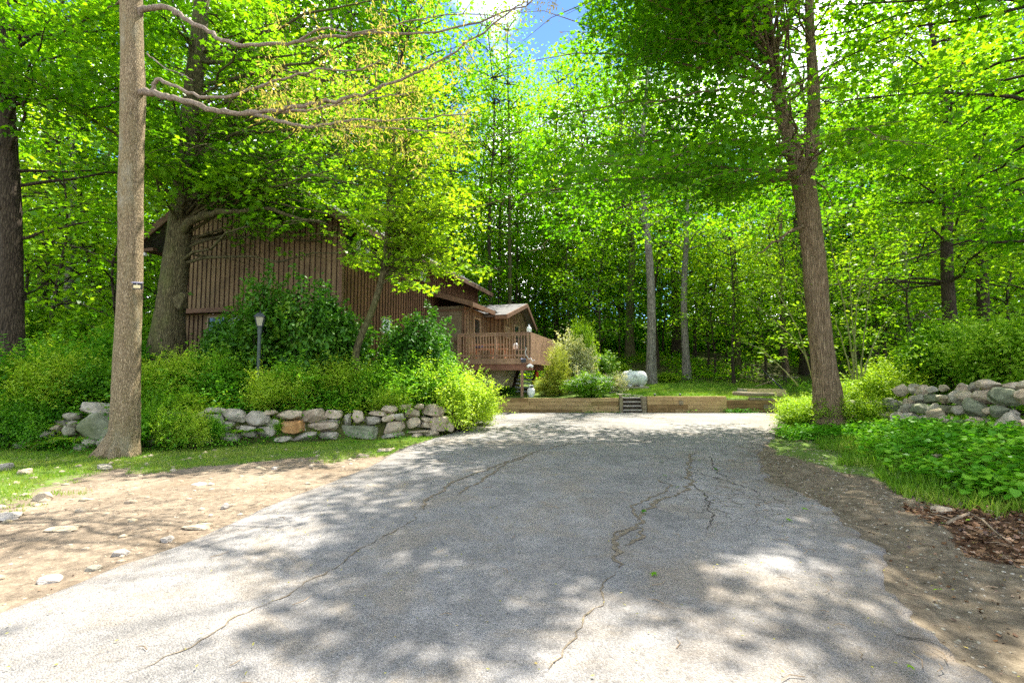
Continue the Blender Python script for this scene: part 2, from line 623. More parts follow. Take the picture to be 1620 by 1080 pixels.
mat_bark('bark_near', (0.13, 0.085, 0.045), (0.36, 0.27, 0.155), (0.56, 0.45, 0.29), 26, 6.5, moss=(0.22, 0.18, 0.08), b=0.9, dist=0.02)
mat_bark('bark_mossy', (0.030, 0.024, 0.012), (0.13, 0.11, 0.052), (0.27, 0.24, 0.12), 14, 2.8, moss=(0.11, 0.12, 0.035))
mat_bark('bark_red', (0.085, 0.055, 0.030), (0.33, 0.225, 0.13), (0.58, 0.43, 0.27), 22, 1.3, b=1.0)
mat_bark('bark_dark', (0.020, 0.015, 0.010), (0.07, 0.052, 0.034), (0.14, 0.11, 0.07), 11, 2.2)
mat_bark('bark_grey', (0.09, 0.08, 0.065), (0.26, 0.23, 0.185), (0.44, 0.40, 0.33), 7, 1.8)
mat_bark('bark_limb', (0.10, 0.075, 0.055), (0.28, 0.22, 0.165), (0.46, 0.38, 0.30), 14, 14, b=0.4, dist=0.008)
mat_bark('stem_green', (0.16, 0.17, 0.05), (0.32, 0.34, 0.12), (0.45, 0.46, 0.2), 14, 4, b=0.2, dist=0.005)

def mat_asphalt():
    m, t, out = new_mat('asphalt')
    v = coords(t, 'Object')
    big = noise(t, v, 0.55, 5, 0.6, 0.3)
    mid = noise(t, v, 3.2, 6, 0.65)
    c = ramp(t, big, [(0.3, (0.20, 0.192, 0.18)), (0.5, (0.27, 0.258, 0.243)), (0.7, (0.33, 0.312, 0.292))])
    c = mixc(t, 0.8, c, ramp(t, mid, [(0.3, 0.70), (0.7, 1.16)]), 'MULTIPLY')
    pt = noise(t, v, 0.9, 7, 0.75, 1.0)
    c = mixc(t, ramp(t, pt, [(0.5, 0.0), (0.60, 0.7)]), c, (0.27, 0.235, 0.19))
    c = mixc(t, ramp(t, pt, [(0.34, 0.65), (0.44, 0.0)]), c, (0.15, 0.148, 0.142))
    # exposed stones
    vs = voro(t, v, 95)
    st = ramp(t, vs.outputs['Color'], [(0.0, 0.50), (0.55, 0.98), (0.86, 1.2), (1.0, 1.75)])
    c = mixc(t, 0.68, c, st, 'MULTIPLY')
    vs2 = voro(t, v, 34)
    c = mixc(t, 0.5, c, ramp(t, vs2.outputs['Color'], [(0.0, 0.55), (0.3, 1.0), (0.9, 1.05), (1.0, 1.4)]), 'MULTIPLY')
    ed = voro(t, v, 95, 'DISTANCE_TO_EDGE')
    c = mixc(t, 0.55, c, ramp(t, ed.outputs['Distance'], [(0.0, 0.45), (0.12, 1.0)]), 'MULTIPLY')
    # dark holes between stones
    hole = noise(t, v, 28, 3, 0.7)
    c = mixc(t, 0.6, c, ramp(t, hole, [(0.28, 0.3), (0.38, 1.0)]), 'MULTIPLY')
    # earthy stains, stronger where the attribute says
    a = node(t, "ShaderNodeAttribute", attribute_name='dirt')
    sn = noise(t, v, 2.1, 6, 0.7, 0.6)
    sk = math_n(t, 'MULTIPLY', ramp(t, sn, [(0.36, 0.0), (0.66, 1.0)]), a.outputs['Fac'])
    c = mixc(t, sk, c, (0.17, 0.125, 0.075))
    # crocodile cracking in worn places
    a2 = node(t, "ShaderNodeAttribute", attribute_name='worn')
    dv = node(t, "ShaderNodeVectorMath", operation='ADD')
    nv = t.nodes.new("ShaderNodeTexNoise")
    nv.inputs['Scale'].default_value = 3.0
    t.links.new(v, nv.inputs['Vector'])
    sc = node(t, "ShaderNodeVectorMath", operation='SCALE')
    sc.inputs['Scale'].default_value = 0.35
    t.links.new(nv.outputs['Color'], sc.inputs[0])
    t.links.new(v, dv.inputs[0])
    t.links.new(sc.outputs[0], dv.inputs[1])
    ck = voro(t, dv.outputs[0], 5.0, 'DISTANCE_TO_EDGE')
    ckm = ramp(t, ck.outputs['Distance'], [(0.0, 1.0), (0.05, 0.0)])
    brk = noise(t, v, 1.3, 3, 0.6)
    ckm = math_n(t, 'MULTIPLY', math_n(t, 'MULTIPLY', ckm, ramp(t, brk, [(0.42, 0.0), (0.52, 1.0)])), a2.outputs['Fac'])
    c = mixc(t, math_n(t, 'MULTIPLY', ckm, 0.85), c, (0.07, 0.055, 0.038))
    h = math_n(t, 'ADD', math_n(t, 'MULTIPLY', vs.outputs['Distance'], -1.2), math_n(t, 'MULTIPLY', hole, 0.9))
    h = math_n(t, 'SUBTRACT', h, math_n(t, 'MULTIPLY', ckm, 1.5))
    finish(t, out, c, 0.9, h, 0.8, 0.012, spec=0.25)
mat_asphalt()

def mat_ground():
    m, t, out = new_mat('earth')
    v = coords(t, 'Object')
    def at(n):
        return node(t, "ShaderNodeAttribute", attribute_name=n).outputs['Fac']
    n1 = noise(t, v, 1.2, 6, 0.65, 0.4)
    n2 = noise(t, v, 9, 6, 0.7)
    n3 = noise(t, v, 55, 4, 0.7)
    dirt = ramp(t, n1, [(0.28, (0.17, 0.128, 0.085)), (0.5, (0.205, 0.162, 0.116)), (0.75, (0.30, 0.235, 0.165))])
    dirt = mixc(t, 0.9, dirt, ramp(t, n2, [(0.3, 0.5), (0.5, 0.95), (0.7, 1.3)]), 'MULTIPLY')
    vo = voro(t, v, 30)
    dirt = mixc(t, 0.55, dirt, ramp(t, vo.outputs['Color'], [(0.0, 0.6), (0.8, 1.05), (1.0, 1.6)]), 'MULTIPLY')
    gr = ramp(t, n2, [(0.3, (0.05, 0.10, 0.015)), (0.6, (0.12, 0.18, 0.035)), (0.8, (0.24, 0.22, 0.10))])
    wood = ramp(t, n2, [(0.3, (0.035, 0.045, 0.012)), (0.55, (0.07, 0.075, 0.022)), (0.8, (0.13, 0.10, 0.045))])
    lit = ramp(t, n2, [(0.3, (0.045, 0.025, 0.013)), (0.6, (0.10, 0.055, 0.03)), (0.85, (0.2, 0.12, 0.07))])
    sh = ramp(t, n2, [(0.25, (0.05, 0.040, 0.026)), (0.5, (0.14, 0.112, 0.075)), (0.8, (0.26, 0.215, 0.15))])
    c = mixc(t, ramp(t, math_n(t, 'ADD', at('shoulder'), math_n(t, 'MULTIPLY', math_n(t, 'SUBTRACT', n1, 0.5), 0.8)), [(0.35, 0.0), (0.65, 1.0)]), dirt, sh)
    for nm, col in (('grassy', gr), ('woods', wood), ('litter', lit)):
        k = math_n(t, 'ADD', at(nm), math_n(t, 'MULTIPLY', math_n(t, 'SUBTRACT', n2, 0.5), 1.1))
        c = mixc(t, ramp(t, k, [(0.42, 0.0), (0.60, 1.0)]), c, col)
    c = mixc(t, 0.5, c, ramp(t, n3, [(0.3, 0.6), (0.7, 1.3)]), 'MULTIPLY')
    h = math_n(t, 'ADD', n2, math_n(t, 'MULTIPLY', n3, 0.4))
    finish(t, out, c, 0.97, h, 0.8, 0.03, spec=0.1)
mat_ground()

def mat_stone(name, a, b, c_, moss=0.35):
    m, t, out = new_mat(name)
    v = coords(t, 'Object')
    oi = t.nodes.new("ShaderNodeObjectInfo")
    n1 = noise(t, v, 3.0, 7, 0.7, 0.5)
    n2 = noise(t, v, 18, 6, 0.7)
    n3 = noise(t, v, 1.3, 3, 0.5)
    c = ramp(t, n1, [(0.3, a), (0.52, b), (0.75, c_)])
    c = mixc(t, 0.6, c, ramp(t, n2, [(0.3, 0.6), (0.7, 1.25)]), 'MULTIPLY')
    c = mixc(t, math_n(t, 'MULTIPLY', ramp(t, n3, [(0.5, 0.0), (0.68, 1.0)]), moss), c, (0.10, 0.12, 0.035))
    li = voro(t, v, 9)
    c = mixc(t, ramp(t, li.outputs['Distance'], [(0.05, 0.45), (0.22, 0.0)]), c, (0.42, 0.43, 0.34))
    finish(t, out, c, 0.92, math_n(t, 'ADD', n1, math_n(t, 'MULTIPLY', n2, 0.5)), 0.7, 0.03, spec=0.2)
mat_stone('stone_tan', (0.19, 0.14, 0.09), (0.42, 0.34, 0.24), (0.60, 0.51, 0.38), 0.3)
mat_stone('stone_grey', (0.13, 0.115, 0.085), (0.34, 0.305, 0.235), (0.54, 0.50, 0.41), 0.4)
mat_stone('stone_orange', (0.22, 0.11, 0.04), (0.40, 0.22, 0.08), (0.48, 0.33, 0.17), 0.1)
mat_stone('stone_green', (0.11, 0.12, 0.075), (0.20, 0.21, 0.135), (0.32, 0.32, 0.22), 0.5)
mat_stone('stone_pale', (0.24, 0.21, 0.17), (0.38, 0.34, 0.29), (0.50, 0.46, 0.40), 0.05)

def mat_wood(name, a, b, axis=(1, 1, 12), rough=0.85, grime=0.3, moss=0.0, scale=3.0):
    m, t, out = new_mat(name)
    v = coords(t, 'Object', axis)
    n1 = noise(t, v, scale, 6, 0.65, 0.8)
    vg = coords(t, 'Object')
    n2 = noise(t, vg, 1.2, 5, 0.6)
    n4 = noise(t, vg, 14, 4, 0.6)
    c = ramp(t, n1, [(0.3, a), (0.7, b)])
    c = mixc(t, grime, c, ramp(t, n2, [(0.3, 0.35), (0.65, 1.25)]), 'MULTIPLY')
    c = mixc(t, 0.3, c, ramp(t, n4, [(0.3, 0.6), (0.7, 1.2)]), 'MULTIPLY')
    if moss:
        c = mixc(t, math_n(t, 'MULTIPLY', ramp(t, n2, [(0.5, 0.0), (0.7, 1.0)]), moss), c, (0.13, 0.15, 0.04))
    finish(t, out, c, rough, n1, 0.5, 0.01, spec=0.2)
mat_wood('siding', (0.155, 0.102, 0.050), (0.265, 0.18, 0.092), (8, 8, 0.5), grime=0.5)
mat_wood('batten', (0.035, 0.017, 0.010), (0.07, 0.034, 0.02), (8, 8, 0.5))
mat_wood('siding_red', (0.15, 0.070, 0.038), (0.26, 0.13, 0.076), (8, 8, 0.5), grime=0.5)
mat_wood('fascia', (0.085, 0.048, 0.028), (0.16, 0.09, 0.056), (1, 1, 8))
mat_wood('fascia_light', (0.13, 0.072, 0.042), (0.22, 0.125, 0.078), (1, 1, 8))
mat_wood('panel', (0.17, 0.125, 0.075), (0.25, 0.19, 0.12), (2, 2, 2), grime=0.5)
mat_wood('deck_wood', (0.25, 0.135, 0.085), (0.45, 0.285, 0.185), (2, 2, 6), grime=0.4)
mat_wood('deck_beam', (0.20, 0.09, 0.06), (0.33, 0.165, 0.115), (4, 4, 4), grime=0.4)
mat_wood('timber', (0.28, 0.175, 0.07), (0.56, 0.40, 0.20), (0.9, 6, 12), grime=0.55, moss=0.35)
mat_wood('timber_b', (0.15, 0.085, 0.032), (0.34, 0.22, 0.10), (0.9, 6, 12), grime=0.6, moss=0.5)
mat_wood('timber_old', (0.15, 0.12, 0.075), (0.33, 0.27, 0.18), (0.9, 6, 12), grime=0.5, moss=0.5)
mat_wood('board_new', (0.42, 0.31, 0.15), (0.62, 0.48, 0.26), (0.9, 6, 12), grime=0.25)
mat_wood('stick_wood', (0.14, 0.10, 0.06), (0.34, 0.26, 0.17), (10, 10, 10), grime=0.2)

def mat_plain(name, col, rough=0.6, metal=0.0, spk=0.0, sc=20, spec=0.3):
    m, t, out = new_mat(name)
    v = coords(t, 'Object')
    n = noise(t, v, sc, 4, 0.6)
    k = 0.15 + spk
    c = mixc(t, 1.0, col, ramp(t, n, [(0.3, 1 - k), (0.7, 1 + k * 0.6)]), 'MULTIPLY')
    finish(t, out, c, rough, n, 0.15, 0.004, metal, spec)
mat_plain('concrete', (0.44, 0.36, 0.22), 0.9, spk=0.2, sc=6)
mat_plain('metal_black', (0.045, 0.055, 0.055), 0.5, 0.2)
mat_plain('metal_green', (0.06, 0.08, 0.065), 0.55, 0.1, 0.2)
mat_plain('plastic_black', (0.03, 0.03, 0.035), 0.45)
mat_plain('plastic_white', (0.78, 0.78, 0.78), 0.45)
mat_plain('lens_yellow', (0.72, 0.60, 0.32), 0.3)
mat_plain('solar_cell', (0.28, 0.30, 0.45), 0.15, 0.3, spec=0.8)
mat_plain('frost_glass', (0.30, 0.30, 0.20), 0.25, spec=0.6)
mat_plain('tread_grey', (0.38, 0.41, 0.42), 0.6)
mat_plain('red_paint', (0.55, 0.06, 0.02), 0.5)
mat_plain('blue_cloth', (0.05, 0.08, 0.25), 0.8)
mat_plain('window_trim', (0.33, 0.25, 0.16), 0.7)
mat_plain('curtain', (0.66, 0.70, 0.72), 0.8)
mat_plain('slate', (0.2, 0.2, 0.19), 0.8, spk=0.2)
mat_plain('crack_fill', (0.155, 0.125, 0.085), 0.95, spk=0.5, sc=25)
mat_plain('crack_dark', (0.050, 0.042, 0.032), 0.95, spk=0.4, sc=25)

def mat_glass():
    m, t, out = new_mat('dark_glass')
    finish(t, out, (0.02, 0.03, 0.028), 0.06, spec=0.9)
mat_glass()

def mat_shingle():
    m, t, out = new_mat('shingle')
    v = coords(t, 'Object')
    b = t.nodes.new("ShaderNodeTexBrick")
    b.inputs['Scale'].default_value = 3.2
    b.inputs['Color1'].default_value = (0.16, 0.155, 0.15, 1)
    b.inputs['Color2'].default_value = (0.09, 0.087, 0.083, 1)
    b.inputs['Mortar'].default_value = (0.05, 0.05, 0.05, 1)
    b.inputs['Mortar Size'].default_value = 0.015
    t.links.new(v, b.inputs['Vector'])
    n = noise(t, v, 8, 5, 0.7)
    c = mixc(t, 0.6, b.outputs['Color'], ramp(t, n, [(0.3, 0.6), (0.7, 1.3)]), 'MULTIPLY')
    finish(t, out, c, 0.95, n, 0.6, 0.01)
mat_shingle()

def mat_tank():
    m, t, out = new_mat('tank_paint')
    v = coords(t, 'Object', (1, 1, 1))
    n = noise(t, v, 3.5, 6, 0.7, 0.3)
    n2 = noise(t, v, 25, 4, 0.6)
    c = ramp(t, n, [(0.52, (0.70, 0.70, 0.66)), (0.62, (0.40, 0.40, 0.35))])
    c = mixc(t, 0.4, c, ramp(t, n2, [(0.35, 0.5), (0.6, 1.1)]), 'MULTIPLY')
    finish(t, out, c, 0.6, n2, 0.15, 0.005)
mat_tank()
# ------------------------------------------------------------------ ground sheet
def lines(segs):
    out = []
    for a, b, s in segs:
        out.extend(np.arange(a, b - 1e-6, s))
    out.append(segs[-1][1])
    return np.array(out)

def zones(X, Y):
    """weights for the earth material"""
    rl, rr_ = interp(ROAD_L, Y), interp(ROAD_R, Y)
    wl = np.interp(X, [w[0] for w in WALL_L], [w[1] for w in WALL_L])
    front = wl - Y                                      # distance in front of the left wall
    left = X < rl
    grassy = np.where(left & (Y < 12.2), sstep(3.3, 1.9, front + 1.7 * (vnoise(X, Y, 0.8, 21) - 0.5)) * (0.62 + 0.12 * sstep(1.5, .5, front)), 0)
    grassy = np.where(left & (X < -5.2) & (front > 0), np.maximum(grassy, 0.8 * sstep(-5.0, -7.2, X + 0.25 * (Y - 7)) * sstep(3.9, 5.2, Y)), grassy)
    d = X - rr_
    grassy = np.where(d > 0, sstep(1.3, 2.3, d + 0.8 * (vnoise(X, Y, 0.6, 22) - 0.5) + 0.45 * (Y - 6)* (Y > 6) ) * (Y > 4.6), grassy)
    grassy = np.where((Y > 19) & (Y < 28.5), 1.0, grassy)
    woods = sstep(28.0, 29.0, Y)
    woods = np.maximum(woods, sstep(0.0, 0.3, -front) * left)
    woods = np.maximum(woods, sstep(4.8, 5.6, d) * (Y < 19))
    woods = np.maximum(woods, sstep(10.6, 11.4, X) * (Y >= 18.5))
    litter = sstep(0.75, 1.1, d + 0.4 * (vnoise(X, Y, 0.4, 23) - 0.5)) * sstep(3.7, 4.2, Y) * sstep(5.8, 5.3, Y)
    litter = np.maximum(litter, 0.6 * (d > 0) * sstep(2.2, 3.2, d) * (Y < 3.4))
    shoulder = (d > -0.3) * 1.0
    return grassy, woods, litter, shoulder

xs = lines([(-120, -40, 8), (-40, -14, 2), (-14, -9, 0.25), (-9, 10, 0.07), (10, 14, 0.25), (14, 40, 2), (40, 120.1, 8)])
ys = lines([(-20, -2, 2), (-2, 1.5, 0.3), (1.5, 12.5, 0.07), (12.5, 18.8, 0.2), (18.8, 19.2, 0.05), (19.2, 30, 0.4), (30, 60, 1.5), (60, 130.1, 7)])
gx, gy = np.meshgrid(xs, ys)
gz = ground(gx, gy)
nx, ny = len(xs), len(ys)
me = bpy.data.meshes.new('ground')
me.vertices.add(nx * ny)
me.vertices.foreach_set('co', np.stack([gx, gy, gz], -1).astype(np.float32).ravel())
ii = (np.arange(ny - 1)[:, None] * nx + np.arange(nx - 1)[None, :]).ravel()
q = np.stack([ii, ii + 1, ii + nx + 1, ii + nx], 1)
me.loops.add(q.size)
me.loops.foreach_set('vertex_index', q.astype(np.int32).ravel())
me.polygons.add(len(q))
me.polygons.foreach_set('loop_start', (np.arange(len(q)) * 4).astype(np.int32))
me.polygons.foreach_set('loop_total', np.full(len(q), 4, np.int32))
me.polygons.foreach_set('use_smooth', np.ones(len(q), bool))
for nm, w in zip(('grassy', 'woods', 'litter', 'shoulder'), zones(gx.ravel(), gy.ravel())):
    a = me.attributes.new(nm, 'FLOAT', 'POINT')
    a.data.foreach_set('value', np.clip(w, 0, 1).astype(np.float32))
me.materials.append(M['earth'])
me.update(calc_edges=True)
tag(link_mesh('ground', me), 'bare sandy earth, bank and woodland floor round the drive', 'ground', kind='structure')

# ------------------------------------------------------------------ driveway with its worn edge and cracks
yr = lines([(-9, 1.5, 0.5), (1.5, 18.8, 0.06)])
na = 90
rows = []
for y in yr:
    a, b = float(road_l(np.array(y))), float(road_r(np.array(y)))
    t = np.linspace(0, 1, na)
    x = a + (b - a) * t
    rows.append(np.stack([x, np.full(na, y), np.zeros(na)], 1))
rows = np.array(rows)
X, Y = rows[..., 0], rows[..., 1]
ed = np.minimum(X - X[:, :1], X[:, -1:] - X)
Z = 0.03 + 0.012 * (vnoise(X, Y, 1.4, 31) - 0.5) - 0.022 * np.exp(-(ed / 0.05) ** 2)
# a shallow sunken patch by the right-hand edge
Z -= 0.012 * sstep(0.9, 0.2, X[:, -1:] - X) * vnoise(X, Y, 0.5, 33)
rows[..., 2] = Z
v = rows.reshape(-1, 3)
ny2 = len(yr)
skl = rows[:, 0].copy(); skl[:, 2] = -0.06
skr = rows[:, -1].copy(); skr[:, 2] = -0.06; skr[:, 0] += 0.015
ske = rows[-1].copy(); ske[:, 2] = -0.06
V = np.concatenate([v, skl, skr, ske])
ii = (np.arange(ny2 - 1)[:, None] * na + np.arange(na - 1)[None, :]).ravel()
F = [tuple(r) for r in np.stack([ii, ii + 1, ii + na + 1, ii + na], 1)]
o1, o2, o3 = ny2 * na, ny2 * na + ny2, ny2 * na + 2 * ny2
for i in range(ny2 - 1):
    F.append((i * na, (i + 1) * na, o1 + i + 1, o1 + i))
    F.append((i * na + na - 1, o2 + i, o2 + i + 1, (i + 1) * na + na - 1))
for j in range(na - 1):
    F.append(((ny2 - 1) * na + j, (ny2 - 1) * na + j + 1, o3 + j + 1, o3 + j))
nsurf = len(F)
mi = [0] * nsurf

crack_v, crack_f, crack_m = [], [], []
def road_z(x, y):
    a = interp(ROAD_L, y)
    return 0.03 + 0.012 * (float(vnoise(np.array(x), np.array(y), 1.4, 31)) - 0.5)
def crack(pxs, w=0.012, m=1, seed=0, jag=0.03, taper=True):
    """a jagged strip on the road through points of the survey"""
    r = random.Random(seed)
    pts = []
    for (a, b) in pxs:
        aa, bb, cc = ray(a, b)
        k = (0.03 - CAMH) / cc
        pts.append(Vector((aa * k, bb * k)))
    fine = []
    for i in range(len(pts) - 1):
        d = pts[i + 1] - pts[i]
        n = max(2, int(d.length / 0.05))
        for k in range(n):
            fine.append(pts[i] + d * (k / n))
    fine.append(pts[-1])
    off = 0
    k0 = len(V) + len(crack_v)
    n = len(fine)
    for i, p in enumerate(fine):
        d = (fine[min(i + 1, n - 1)] - fine[max(i - 1, 0)]).normalized()
        s = Vector((-d.y, d.x))
        off = off * 0.7 + r.uniform(-1, 1) * jag
        ww = w * r.uniform(0.35, 1.5) * (min(1.0, 0.15 + i / 5, 0.15 + (n - i) / 5) if taper else 1)
        c = p + s * off
        for q in (c - s * ww, c + s * ww):
            crack_v.append((q.x, q.y, road_z(q.x, q.y) + 0.0045))
        if i:
            a = k0 + 2 * (i - 1)
            crack_f.append((a, a + 1, a + 3, a + 2))
            crack_m.append(m)
    return fine
# the long pair of cracks on the left, the branching one in the middle, the worn side
crack([(668, 806), (675, 790), (700, 775), (724, 760), (752, 748), (772, 744), (790, 734), (812, 726), (840, 716)], 0.022, 1, 1)
crack([(724, 784), (745, 770), (768, 757), (782, 748), (800, 735), (826, 722), (852, 713), (880, 706), (905, 701)], 0.020, 1, 2)
crack([(668, 806), (655, 820), (600, 850), (545, 880), (500, 912), (440, 945), (380, 975), (330, 1005), (280, 1030), (200, 1065)], 0.005, 1, 3)
crack([(975, 900), (974, 880), (976, 862), (980, 850), (1005, 840), (1013, 825), (1018, 808), (1035, 795), (1050, 787), (1075, 780), (1088, 766), (1094, 750), (1096, 735), (1092, 722), (1098, 716)], 0.024, 1, 4, 0.04)
crack([(975, 862), (978, 842), (1000, 836), (1014, 835), (1018, 850), (1000, 858), (985, 862)], 0.016, 1, 5)
crack([(1013, 825), (1000, 812), (1002, 800), (1025, 790), (1048, 780), (1060, 768), (1043, 758)], 0.013, 1, 6)
crack([(975, 900), (966, 925), (958, 945), (940, 962), (925, 985), (915, 1010), (895, 1030), (870, 1060)], 0.006, 1, 7)
crack([(1092, 755), (1110, 775), (1122, 792), (1130, 815), (1126, 840)], 0.006, 2, 8)
crack([(1098, 745), (1118, 752), (1150, 760), (1180, 770), (1205, 780)], 0.008, 2, 9)
crack([(1120, 720), (1128, 735), (1135, 748), (1160, 756)], 0.008, 2, 10)
crack([(870, 706), (905, 703), (950, 700), (1000, 699), (1050, 700)], 0.010, 2, 11)
crack([(1390, 985), (1420, 1000), (1455, 1008), (1490, 1015)], 0.007, 2, 12)
V = np.concatenate([V, np.array(crack_v)])
F += crack_f
mi += crack_m
me = bpy.data.meshes.new('driveway')
me.from_pydata([tuple(p) for p in V], [], F)
for m in ('asphalt', 'crack_fill', 'crack_dark'):
    me.materials.append(M[m])
me.polygons.foreach_set('material_index', mi)
me.polygons.foreach_set('use_smooth', [i < nsurf for i in range(len(F))])
vx, vy = V[:, 0], V[:, 1]
rr2 = interp(ROAD_R, vy)
rl2 = interp(ROAD_L, vy)
dirt = 0.6 * sstep(0.8, 0.0, rr2 - vx) + 0.25 * sstep(0.5, 0, vx - rl2) + 0.35 * np.exp(-((vx - 1.2) ** 2 + (vy - 3.0) ** 2) / 0.6) + 0.10 + 0.5 * np.exp(-((vx - 0.6) / 1.2) ** 2 - ((vy - 10.5) / 0.5) ** 2) + 0.35 * np.exp(-((vx - 0.95 ) / 0.35) ** 2 - ((vy - 4.8) / 1.5) ** 2)
worn = sstep(2.4, 0.9, rr2 - vx) * sstep(4.2, 5.2, vy) * sstep(13, 9, vy)
for nm, w in (('dirt', dirt), ('worn', worn)):
    a = me.attributes.new(nm, 'FLOAT', 'POINT')
    a.data.foreach_set('value', np.clip(w, 0, 1).astype(np.float32))
me.update(calc_edges=True)
tag(link_mesh('driveway', me), 'old grey asphalt drive with brown cracks and a crumbling right edge', 'driveway', kind='structure')

# ------------------------------------------------------------------ left dry stone wall: every stone a part
wall = empty('stone_wall', (-5.2, 10.4, 0.0), 'dry stone wall of big mossy rocks holding up the planted bed left of the drive', 'stone wall')
def wall_y(x):
    return float(np.interp(x, [w[0] for w in WALL_L], [w[1] for w in WALL_L]))
S6 = [(160,168,285,240,'g'), (285,175,420,262,'g'), (465,178,612,225,'t'), (600,172,745,250,'p'), (738,165,850,225,'t'), (490,222,630,320,'o'), (640,236,810,300,'t'), (360,262,468,330,'g'), (885,165,972,258,'p'), (972,175,1095,205,'t'), (975,203,1052,254,'g'), (805,255,1050,338,'n'), (1060,146,1150,192,'t'), (1150,140,1230,170,'t'), (1172,166,1278,218,'p'), (1062,198,1142,237,'t'), (1120,190,1190,235,'g'), (1055,233,1192,312,'t'), (1190,216,1282,272,'t'), (1275,138,1420,216,'p'), (1280,212,1348,245,'t'), (1280,238,1345,272,'t'), (1330,200,1445,302,'p'), (1425,235,1470,292,'t'), (1175,288,1340,306,'t'), (1215,306,1292,336,'p'), (1290,288,1385,325,'p'), (60,160,180,190,'g'), (0,270,125,365,'g'), (120,285,262,362,'g'), (700,292,806,340,'g'), (455,318,560,352,'g'), (560,300,700,345,'g'), (400,172,470,200,'t'), (60,190,165,275,'g'), (0,175,65,270,'g'), (420,225,495,268,'g'), (845,190,890,255,'g'), (1240,138,1300,168,'t'), (1060,300,1180,335,'g'), (250,262,362,330,'g')]
S5 = [(370,278,600,352,'g'), (410,342,615,512,'n'), (785,428,882,538,'g'), (1035,438,1165,522,'g'), (110,475,205,542,'o'), (318,412,402,465,'g'), (262,402,325,438,'t'), (355,378,412,425,'g'), (100,430,212,478,'g'), (35,368,125,435,'t'), (515,488,592,545,'g'), (438,482,508,525,'g'), (325,333,425,380,'g'), (790,345,885,432,'g'), (880,430,1040,520,'g'), (880,330,1040,440,'g'), (0,400,60,460,'g'), (60,500,115,545,'g'), (205,440,270,480,'g'), (400,515,470,560,'g'), (-110,380,10,460,'g'), (-100,460,0,520,'g')]
mats = {'g': 'stone_grey', 't': 'stone_tan', 'p': 'stone_pale', 'o': 'stone_orange', 'n': 'stone_green'}
mats = {'g': 'stone_grey', 't': 'stone_tan', 'p': 'stone_tan', 'o': 'stone_orange', 'n': 'stone_green'}
stones = [(300 + a / 3.52, 600 + b / 3.52, 300 + c / 3.52, 600 + d / 3.52, k) for a, b, c, d, k in S6]
stones += [(a / 3.6, 560 + b / 3.6, c / 3.6, 560 + d / 3.6, k) for a, b, c, d, k in S5]
for i, (x0, y0, x1, y1, k) in enumerate(stones):
    cx = (x0 + x1) / 2
    yy = 10.5
    for _ in range(4):
        yy = wall_y(P(cx, 690, yy).x)
    y_base = CAMH * FPX / 1.0
    # lower stones stand a little further out than upper ones
    pc = P(cx, (y0 + y1) / 2, yy)
    yy += -0.05 + 0.22 * max(0.0, min(1.0, pc.z / 0.75)) + random.uniform(-0.03, 0.03)
    a, b = P(x0, y1, yy), P(x1, y0, yy)
    w, h = (b.x - a.x) * random.uniform(1.05, 1.18), (b.z - a.z) * random.uniform(1.08, 1.26)
    dep = max(0.3, min(0.65, 0.8 * w))
    cz = (a.z + b.z) / 2
    mb = MB(wall.location)
    mb.rock(((a.x + b.x) / 2, yy + dep * 0.45, cz), (w, dep, h), 100 + i, 3, blocky=random.choice((.6, .7, .8)), rz=random.uniform(-.2, .3), ry=random.uniform(-.16, .16))
    o = mb.build('stone', mats[k], wall)
    if k == 'o':
        o['label'] = 'rust orange stone' if cx > 200 else 'small orange squared stone'
# infill behind the faces
mb = MB(wall.location)
for i in range(80):
    x = random.uniform(-11, -1.9)
    mb.rock((x, wall_y(x) + random.uniform(0.38, 0.5), random.uniform(0.1, 0.45)), (random.uniform(.25, .5), .4, random.uniform(.2, .35)), 900 + i, 1)
mb.build('packing_stones', 'stone_grey', wall)
# the flat rocks which close the bed towards the far wall
for (px, py, w, h, i) in ((752, 660, .5, .35, 1), (762, 655, .45, .42, 2), (772, 648, .4, .5, 3), (766, 668, .35, .25, 4)):
    g = G(px, 668)
    mb = MB((g.x, g.y, 0))
    mb.rock((g.x, g.y + 0.3, h * 0.3), (w, .45, h), 400 + i, 2)
    tag(mb.build('rock', 'stone_tan'), ['', 'flat tan rock at the foot of the round green shrub', 'tan rock beside the round green shrub, second from the timber wall', 'upright tan rock nearest the left end of the timber wall', 'smallest tan rock between shrub and asphalt'][i], 'rock', 'rocks along the edge of the bed')

# ------------------------------------------------------------------ right tumbled stone wall
wall2 = empty('stone_wall', (8.8, 9.5, 0.4), 'tumbled wall of rounded fieldstones on the bank right of the big tree', 'stone wall')
WR = [(9.9, 14.6), (9.5, 12.6), (9.0, 10.2), (8.5, 8.0), (8.3, 6.0)]
r = random.Random(5)
k = 0
L = 0
course = [(0.0, 22, .48), (0.25, 25, .42), (0.48, 26, .40), (0.72, 23, .38)]
cnt = 0
for ci, (zz, n, sz) in enumerate(course):
    for j in range(n):
        t = (j + r.uniform(0.1, 0.9)) / n
        y = 14.4 - t * 8.6
        x = float(np.interp(y, [6.0, 8.0, 10.2, 12.6, 14.6], [8.3, 8.5, 9.0, 9.5, 9.9]))
        if t < 0.25 and ci == 3:
            continue
        s = sz * r.uniform(0.5, 1.2)
        g = GZ(x, y)
        mb = MB(wall2.location)
        mb.rock((x + 0.12 * ci + r.uniform(-.12, .12), y, g + zz + s * 0.28), (s * r.uniform(.8, 1.15), s * r.uniform(.8, 1.1), s * r.uniform(.62, .95)), 1500 + cnt, 3 if y < 12 else 2, blocky=0.86, rz=r.uniform(0, 3))
        cnt += 1
        mb.build('stone', r.choice(['stone_tan', 'stone_grey', 'stone_tan', 'stone_grey', 'stone_green']), wall2)

